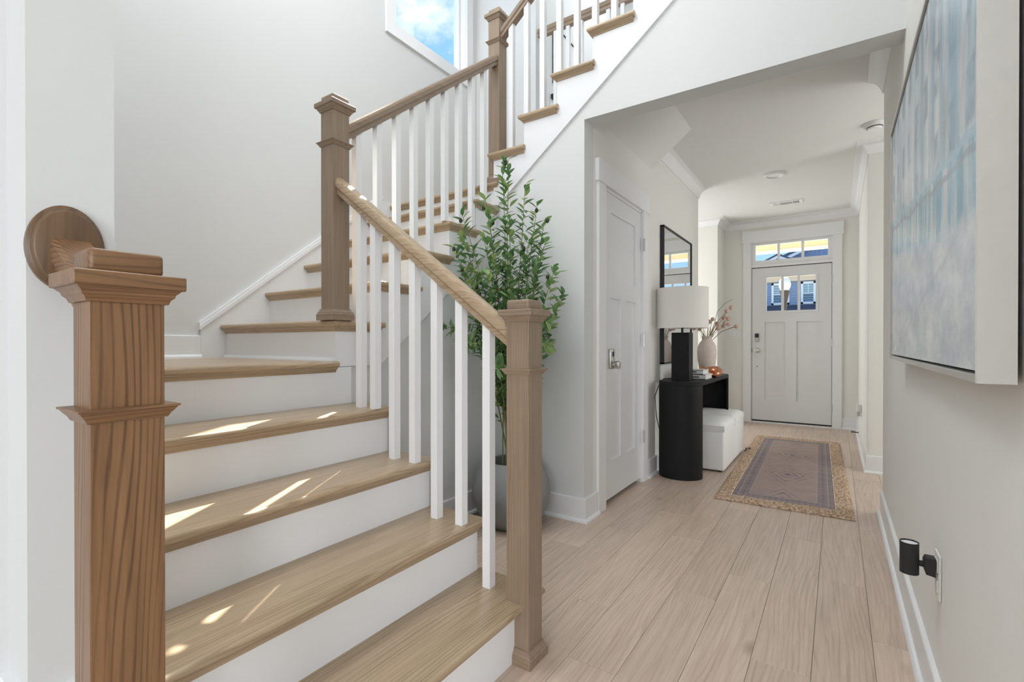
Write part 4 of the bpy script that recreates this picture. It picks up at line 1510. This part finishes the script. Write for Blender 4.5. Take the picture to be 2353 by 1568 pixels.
MB().box(FB, PY0 + 0.2, PZ1 - 0.06, XR - 0.0005, PY0 + 0.3, PZ1 - 0.03).box(FB, PY1 - 0.3, PZ1 - 0.06, XR - 0.0005, PY1 - 0.2, PZ1 - 0.03).build('hanger', 'steel', pic)

# outlet with plug-in black light
ol = thing('wall_outlet', 'white outlet plate low on the right wall below the painting', 'outlet', (XR, 1.73, 0.41))
MB().box(XR - 0.006, 1.694, 0.352, XR - 0.0005, 1.764, 0.472).build('plate', 'plastic_white', ol, bevel=0.002)
for z_ in (0.368, 0.422):
    MB().box(XR - 0.008, 1.713, z_, XR - 0.005, 1.745, z_ + 0.034).build('socket', 'plastic_white', ol, bevel=0.001)
pl = thing('plug_in_light', 'black cylindrical plug-in light stuck in the right wall outlet', 'night light', (0.19, 1.735, 0.40))
MB().prism([(XR - 0.010, 0.408), (XR - 0.030, 0.412), (XR - 0.034, 0.424), (XR - 0.034, 0.446), (XR - 0.030, 0.456), (XR - 0.010, 0.456)], 'xz', 1.712, 1.746).build('plug', 'black_matte', pl)
MB().cyl((XR - 0.032, 1.729, 0.434), (XR - 0.046, 1.729, 0.434), 0.008, 14).build('arm', 'black_matte', pl)
cx_, cy_ = XR - 0.064, 1.729
m = MB()
vs, fs = [], []
seg = 32
for i in range(seg):
    a = 2 * math.pi * i / seg
    for r, z in ((0.0215, 0.403), (0.0215, 0.489), (0.0205, 0.489), (0.0205, 0.482)):
        vs.append((cx_ + r * math.cos(a), cy_ + r * math.sin(a), z))
for i in range(seg):
    k = (i + 1) % seg
    for j in range(3):
        fs.append((i * 4 + j, k * 4 + j, k * 4 + j + 1, i * 4 + j + 1))
fs.append(tuple(i * 4 for i in reversed(range(seg))))
m.add(vs, fs).build('housing', 'black_matte', pl, smooth=40)
MB().lathe([(0.0, 0.482), (0.0203, 0.482), (0.0203, 0.485), (0.0, 0.485)], (cx_, cy_, 0), 28).build('diffuser', 'trim_white', pl)

# white plug-in near the front door and the spring door stop
pf = thing('plug_in_freshener', 'small white plug-in freshener low on the vestibule wall', 'air freshener', (XVR, 6.05, 0.34))
MB().box(XVR - 0.006, 6.00, 0.29, XVR - 0.0005, 6.07, 0.405).build('outlet_plate', 'plastic_white', pf, bevel=0.002)
MB().box(XVR - 0.045, 6.005, 0.34, XVR - 0.006, 6.055, 0.425).build('body', 'plastic_white', pf, bevel=0.008, bseg=3)
MB().box(XVR - 0.040, 6.010, 0.300, XVR - 0.012, 6.048, 0.340).build('refill', 'steel', pf, bevel=0.004)
ds = thing('door_stop', 'spring door stop with white tip on the vestibule baseboard', 'door stop', (XVR - 0.02, 6.45, 0.07))
MB().cyl((XVR - 0.015, 6.45, 0.07), (XVR - 0.085, 6.45, 0.072), 0.006, 10).build('spring', 'lamp_post', ds)
MB().cyl((XVR - 0.085, 6.45, 0.072), (XVR - 0.10, 6.45, 0.072), 0.008, 10).build('tip', 'plastic_white', ds)
tag(MB().tube([(-0.74, 5.18, 0.012), (-0.72, 5.20, 0.012), (-0.70, 5.19, 0.02), (-0.71, 5.15, 0.012), (-0.74, 5.10, 0.008)], 0.006, 6).build('power_cable', 'cable', None, (-0.72, 5.17, 0.0), smooth=60), 'end of a dark cable on the floor behind the ottomans', 'cable')

# upper gallery: framed picture and outlet seen through the balusters
gp = thing('framed_print', 'thin black framed print on the upper gallery wall', 'picture', (XO, 4.3, 3.7))
gy0, gy1, gz0_, gz1_ = 3.92, 4.44, 3.45, 3.99
m = MB().box(XO + 0.001, gy0, gz0_, XO + 0.016, gy0 + 0.008, gz1_).box(XO + 0.001, gy1 - 0.008, gz0_, XO + 0.016, gy1, gz1_).box(XO + 0.001, gy0, gz0_, XO + 0.016, gy1, gz0_ + 0.008).box(XO + 0.001, gy0, gz1_ - 0.008, XO + 0.016, gy1, gz1_)
m.build('frame', 'black_matte', gp)
MB().box(XO + 0.001, gy0 + 0.008, gz0_ + 0.008, XO + 0.008, gy1 - 0.008, gz1_ - 0.008).build('print', 'paper', gp)

go = thing('gallery_outlet', 'white outlet with a small black plug on the upper gallery wall', 'outlet', (XO, 3.90, 3.27))
MB().box(XO + 0.0005, 3.865, 3.215, XO + 0.006, 3.935, 3.33).build('plate', 'plastic_white', go, bevel=0.002)
MB().box(XO + 0.006, 3.875, 3.285, XO + 0.035, 3.925, 3.325).build('plug', 'black_matte', go, bevel=0.003)

# ------------------------------------------------------------------ planter and olive tree
PX, PYY = -1.555, 2.30
pot = thing('planter', 'large round grey planter standing in the corner behind the newel', 'planter', (PX, PYY, 0))
PR = [(0.0, 0.0), (0.115, 0.0), (0.130, 0.006), (0.185, 0.070), (0.220, 0.150), (0.227, 0.205), (0.215, 0.270), (0.185, 0.325), (0.150, 0.362), (0.138, 0.370), (0.130, 0.366), (0.140, 0.340), (0.150, 0.30), (0.140, 0.275), (0.0, 0.27)]
MB().lathe(PR, (PX, PYY, 0), 48).build('bowl', 'pot_grey', pot, smooth=60)
MB().lathe([(0.0, 0.282), (0.138, 0.280), (0.138, 0.276), (0, 0.274)], (PX, PYY, 0), 32).build('soil', 'soil', pot, smooth=60)

tree = thing('olive_tree', 'slender artificial olive tree with green leaves and dark fruits', 'plant', (PX, PYY, 0.28))
trng = random.Random(21)
TIPS = [(-1.545, 2.24, 2.075), (-1.60, 2.26, 2.06), (-1.46, 2.30, 1.93), (-1.37, 2.28, 1.80), (-1.33, 2.30, 1.70), (-1.30, 2.26, 1.58), (-1.34, 2.22, 1.47),
        (-1.245, 2.24, 1.44), (-1.215, 2.28, 1.30), (-1.68, 2.22, 1.87), (-1.77, 2.12, 1.78), (-1.74, 2.10, 1.65), (-1.77, 2.05, 1.58), (-1.70, 2.05, 1.48),
        (-1.66, 2.18, 1.62), (-1.60, 2.15, 1.72), (-1.50, 2.2, 1.72), (-1.79, 1.98, 1.12), (-1.66, 2.0, 1.03), (-1.50, 2.08, 0.90), (-1.26, 2.18, 1.02), (-1.28, 2.22, 1.16),
        (-1.44, 2.12, 1.34), (-1.56, 2.08, 1.42), (-1.64, 2.08, 1.34), (-1.42, 2.26, 1.60), (-1.49, 2.16, 1.50), (-1.55, 2.06, 1.22)]
spots = []
twigs = []
for k, tip in enumerate(TIPS):
    tip = Vector(tip)
    low = tip.z < 1.2
    root = Vector((PX + trng.uniform(-0.04, 0.04), PYY + trng.uniform(-0.04, 0.04), 0.28))
    mid = Vector((PX + (tip.x - PX) * 0.18, PYY + (tip.y - PYY) * 0.2, 0.28 + (tip.z - 0.28) * 0.5))
    if low:
        mid = Vector((PX + (tip.x - PX) * 0.35, PYY + (tip.y - PYY) * 0.4, tip.z + 0.10))
    pts = []
    for q in range(9):
        s = q / 8
        p = root * (1 - s) ** 2 + mid * 2 * s * (1 - s) + tip * s * s
        p += Vector((math.sin(s * 7 + k) * 0.008, math.cos(s * 6 + k * 2) * 0.008, 0))
        pts.append(p)
    MB().tube(pts, 0.0042, 6, 0.0014).build('branch', 'stem_green', tree, smooth=60)
    n = 84 if not low else 40
    for q in range(n):
        s = (0.34 if not low else 0.55) + (0.66 if not low else 0.45) * (q / (n - 1))
        f = s * 8
        i = min(7, int(f))
        p = pts[i].lerp(pts[i + 1], f - i)
        d = (pts[i + 1] - pts[i]).normalized()
        spots.append((p + Vector((trng.uniform(-1, 1), trng.uniform(-1, 1), trng.uniform(-1, 1))) * 0.040 * min(1, (1.08 - s) * 2.4), d, trng.random() * 6.283, s))
# leaf mesh shared by all leaves: pointed blade, folded along the rib
LL = 1.0
lv, lf = [], []
prof_ = [(0.0, 0.0), (0.18, 0.10), (0.42, 0.165), (0.68, 0.135), (0.88, 0.06), (1.0, 0.0)]
for (t_, w_) in prof_:
    dz = -0.16 * t_ * t_
    lv += [(-w_, t_, dz + 0.06 * w_ / 0.165), (0, t_, dz), (w_, t_, dz + 0.06 * w_ / 0.165)]
for i in range(len(prof_) - 1):
    a = i * 3
    lf += [(a, a + 1, a + 4, a + 3), (a + 1, a + 2, a + 5, a + 4)]
leaf_me = bpy.data.meshes.new('leaf')
leaf_me.from_pydata(lv, [], lf)
leaf_me.materials.append(MATS['leaf'])
for p_ in leaf_me.polygons:
    p_.use_smooth = True
mats = []
for (p, d, a, s) in spots:
    side = d.orthogonal().normalized()
    side.rotate(Matrix.Rotation(a, 3, d))
    fwd = (side * 0.85 + d * 0.55 + Vector((0, 0, 0.12))).normalized()
    up = d - fwd * d.dot(fwd)
    up.normalize()
    rt = fwd.cross(up)
    sz = trng.uniform(0.050, 0.082)
    M4 = Matrix((rt * sz * 1.15, fwd * sz, up * sz)).transposed().to_4x4()
    M4.translation = p
    if p.y > YH - 0.06 or p.x < XS - 0.02 + 0.03:
        continue
    if (p + fwd * sz).y > YH - 0.01 or (p + fwd * sz).x < XS + 0.01:
        continue
    mats.append(M4)
trng.shuffle(mats)
mats.sort(key=lambda q: q.translation.y)
near, rest = mats[:300], mats[300:]
for M4 in near:
    o = bpy.data.objects.new('leaf', leaf_me)
    o.parent = tree
    o.matrix_local = Matrix.Translation(-Vector(tree['_o'])) @ M4
    COL.objects.link(o)
m = MB()
for M4 in rest:
    m.add([M4 @ Vector(q) for q in lv], lf)
fo = m.build('foliage', 'leaf', tree, smooth=80)
fo['kind'] = 'stuff'
m = MB()
FR = [(1158, 1)]
for k, tip in enumerate(TIPS):
    if k % 3 == 2 and k > 3:
        continue
    q = Vector(tip) + Vector((trng.uniform(-0.03, 0.03), trng.uniform(-0.02, 0.02), trng.uniform(-0.05, 0.01)))
    if q.x < XS + 0.03:
        q.x = XS + 0.03
    r = 0.010
    MB().lathe([(r * math.sin(math.pi * i / 6), -1.35 * r * math.cos(math.pi * i / 6)) for i in range(7)], q, 10).build('olive', 'olive_fruit', tree, smooth=80)

# ------------------------------------------------------------------ outdoors
g = MB().box(-60, YD + 0.14, -0.4, 60, 90, -0.3)
struct(g.build('ground', 'grass'))
pd = MB().box(-3.3, YD + 0.14, -0.3, 2.1, 9.45, -0.03)
struct(pd.build('floor_porch', 'concrete'))
pc = MB().box(-3.3, YD + 0.14, 2.74, 2.1, 9.5, 2.86)
struct(pc.build('ceiling_porch', 'porch_tan'))
pb = MB().box(-3.3, 9.15, 2.60, 2.1, 9.4, 2.74)
struct(pb.build('trim_6', 'porch_tan'))
struct(MB().box(-3.3, 9.14, 2.585, 2.1, 9.41, 2.60).build('trim_7', 'house_trim'))
struct(MB().box(-3.15, 9.2, -0.03, -2.99, 9.36, 2.585).box(1.8, 9.2, -0.03, 1.96, 9.36, 2.585).build('trim_8', 'house_trim'))

sl = thing('street_lamp', 'street lamp with pale acorn globe on a dark post outside', 'street lamp', (-1.11, 14.0, -0.3))
MB().lathe([(0.10, -0.3), (0.11, -0.25), (0.06, -0.1), (0.045, 0.3), (0.045, 1.95), (0.06, 1.98), (0.05, 2.05), (0.06, 2.1), (0.10, 2.30), (0.11, 2.37), (0, 2.37)], (-1.11, 14.0, 0), 24).build('post', 'lamp_post', sl, smooth=50)
MB().lathe([(0.085, 2.37), (0.125, 2.45), (0.140, 2.54), (0.115, 2.64), (0.07, 2.70), (0.0, 2.73)], (-1.11, 14.0, 0), 28).build('globe', 'lamp_globe', sl, smooth=60)

hs_ = thing('house', 'blue clapboard house across the street with white-trimmed windows', 'house', (-2.5, 36.0, -0.3))
MB().box(-9.0, 36.12, -0.3, 4.0, 44, 5.3).build('wall', 'siding_blue', hs_)
for k in range(11):
    z = 3.55 + 0.15 * k
    MB().prism([(36.12, z), (36.07, z), (36.10, z + 0.15), (36.12, z + 0.15)], 'yz', -9.0, 4.0).build('clapboard', 'siding_blue', hs_)
MB().box(-9.1, 35.9, 5.05, 4.1, 36.15, 5.34).build('frieze', 'house_beige', hs_)
MB().box(-9.1, 35.75, 5.34, 4.1, 36.15, 5.46).build('gutter', 'house_beige', hs_)
MB().prism([(35.7, 5.46), (39.8, 5.9), (44.2, 5.46)], 'yz', -9.1, 4.1).build('roof', 'roof_shingle', hs_)
MB().prism([(34.3, 3.05), (36.1, 3.50), (36.1, 3.05)], 'yz', -9.0, 4.0).build('porch_roof', 'siding_dark', hs_)
for (xa, xb) in ((-3.62, -2.60), (-1.95, -1.18 + 0.03), (-7.2, -6.2), (0.9, 1.9)):
    t = MB().box(xa, 36.02, 3.56, xb, 36.13, 3.68).box(xa, 36.02, 4.86, xb, 36.13, 4.98).box(xa, 36.02, 3.56, xa + 0.12, 36.13, 4.98).box(xb - 0.12, 36.02, 3.56, xb, 36.13, 4.98).box(xa + 0.12, 36.05, 4.22, xb - 0.12, 36.12, 4.28).build('window', 'house_trim', hs_)
    sub(hs_, t)
    MB().box(xa + 0.12, 36.08, 3.68, xb - 0.12, 36.11, 4.22).build('pane', 'house_glass', t)
    MB().box(xa + 0.12, 36.08, 4.28, xb - 0.12, 36.11, 4.86).build('pane', 'curtain', t)
    xm = (xa + xb) / 2
    MB().box(xm - 0.015, 36.06, 4.28, xm + 0.015, 36.09, 4.86).build('muntin', 'house_trim', t)
h2 = thing('house', 'taller blue board-and-batten house rising behind the clapboard house', 'house', (0.5, 46, -0.3))
MB().prism([(-3.1, -0.3), (6.0, -0.3), (6.0, 12.4), (-3.1, 8.2)], 'xz', 46, 54).build('wall', 'siding_blue', h2)
for k in range(30):
    xb = -3.0 + 0.3 * k
    MB().box(xb, 45.95, 4, xb + 0.05, 46, 8.2 + (xb + 3.1) * 0.46).build('batten', 'siding_blue', h2)
MB().prism([(-3.9, 8.0), (6.4, 12.75), (6.4, 13.0), (-3.9, 8.25)], 'xz', 45.6, 54).build('roof', 'roof_shingle', h2)
MB().prism([(-3.8, 7.80), (6.3, 12.45), (6.3, 12.75), (-3.9, 8.02)], 'xz', 45.6, 45.7).build('rake_board', 'house_trim', h2)
h3 = thing('house', 'small gable with white rake boards in front of the taller house', 'house', (-4.0, 44.5, -0.3))
MB().prism([(-5.4, -0.3), (-2.6, -0.3), (-2.6, 7.4), (-4.0, 8.1), (-5.4, 7.4)], 'xz', 44.45, 45.3).build('wall', 'siding_blue', h3)
MB().prism([(-5.7, 7.30), (-4.0, 8.12), (-2.3, 7.30), (-2.3, 7.48), (-4.0, 8.30), (-5.7, 7.48)], 'xz', 44.3, 45.3).build('roof', 'roof_shingle', h3)
MB().prism([(-5.6, 7.14), (-4.0, 7.92), (-2.4, 7.14), (-2.3, 7.31), (-4.0, 8.13), (-5.7, 7.31)], 'xz', 44.22, 44.32).build('rake_board', 'house_trim', h3)

for o in bpy.data.objects:
    if '_o' in o:
        del o['_o']
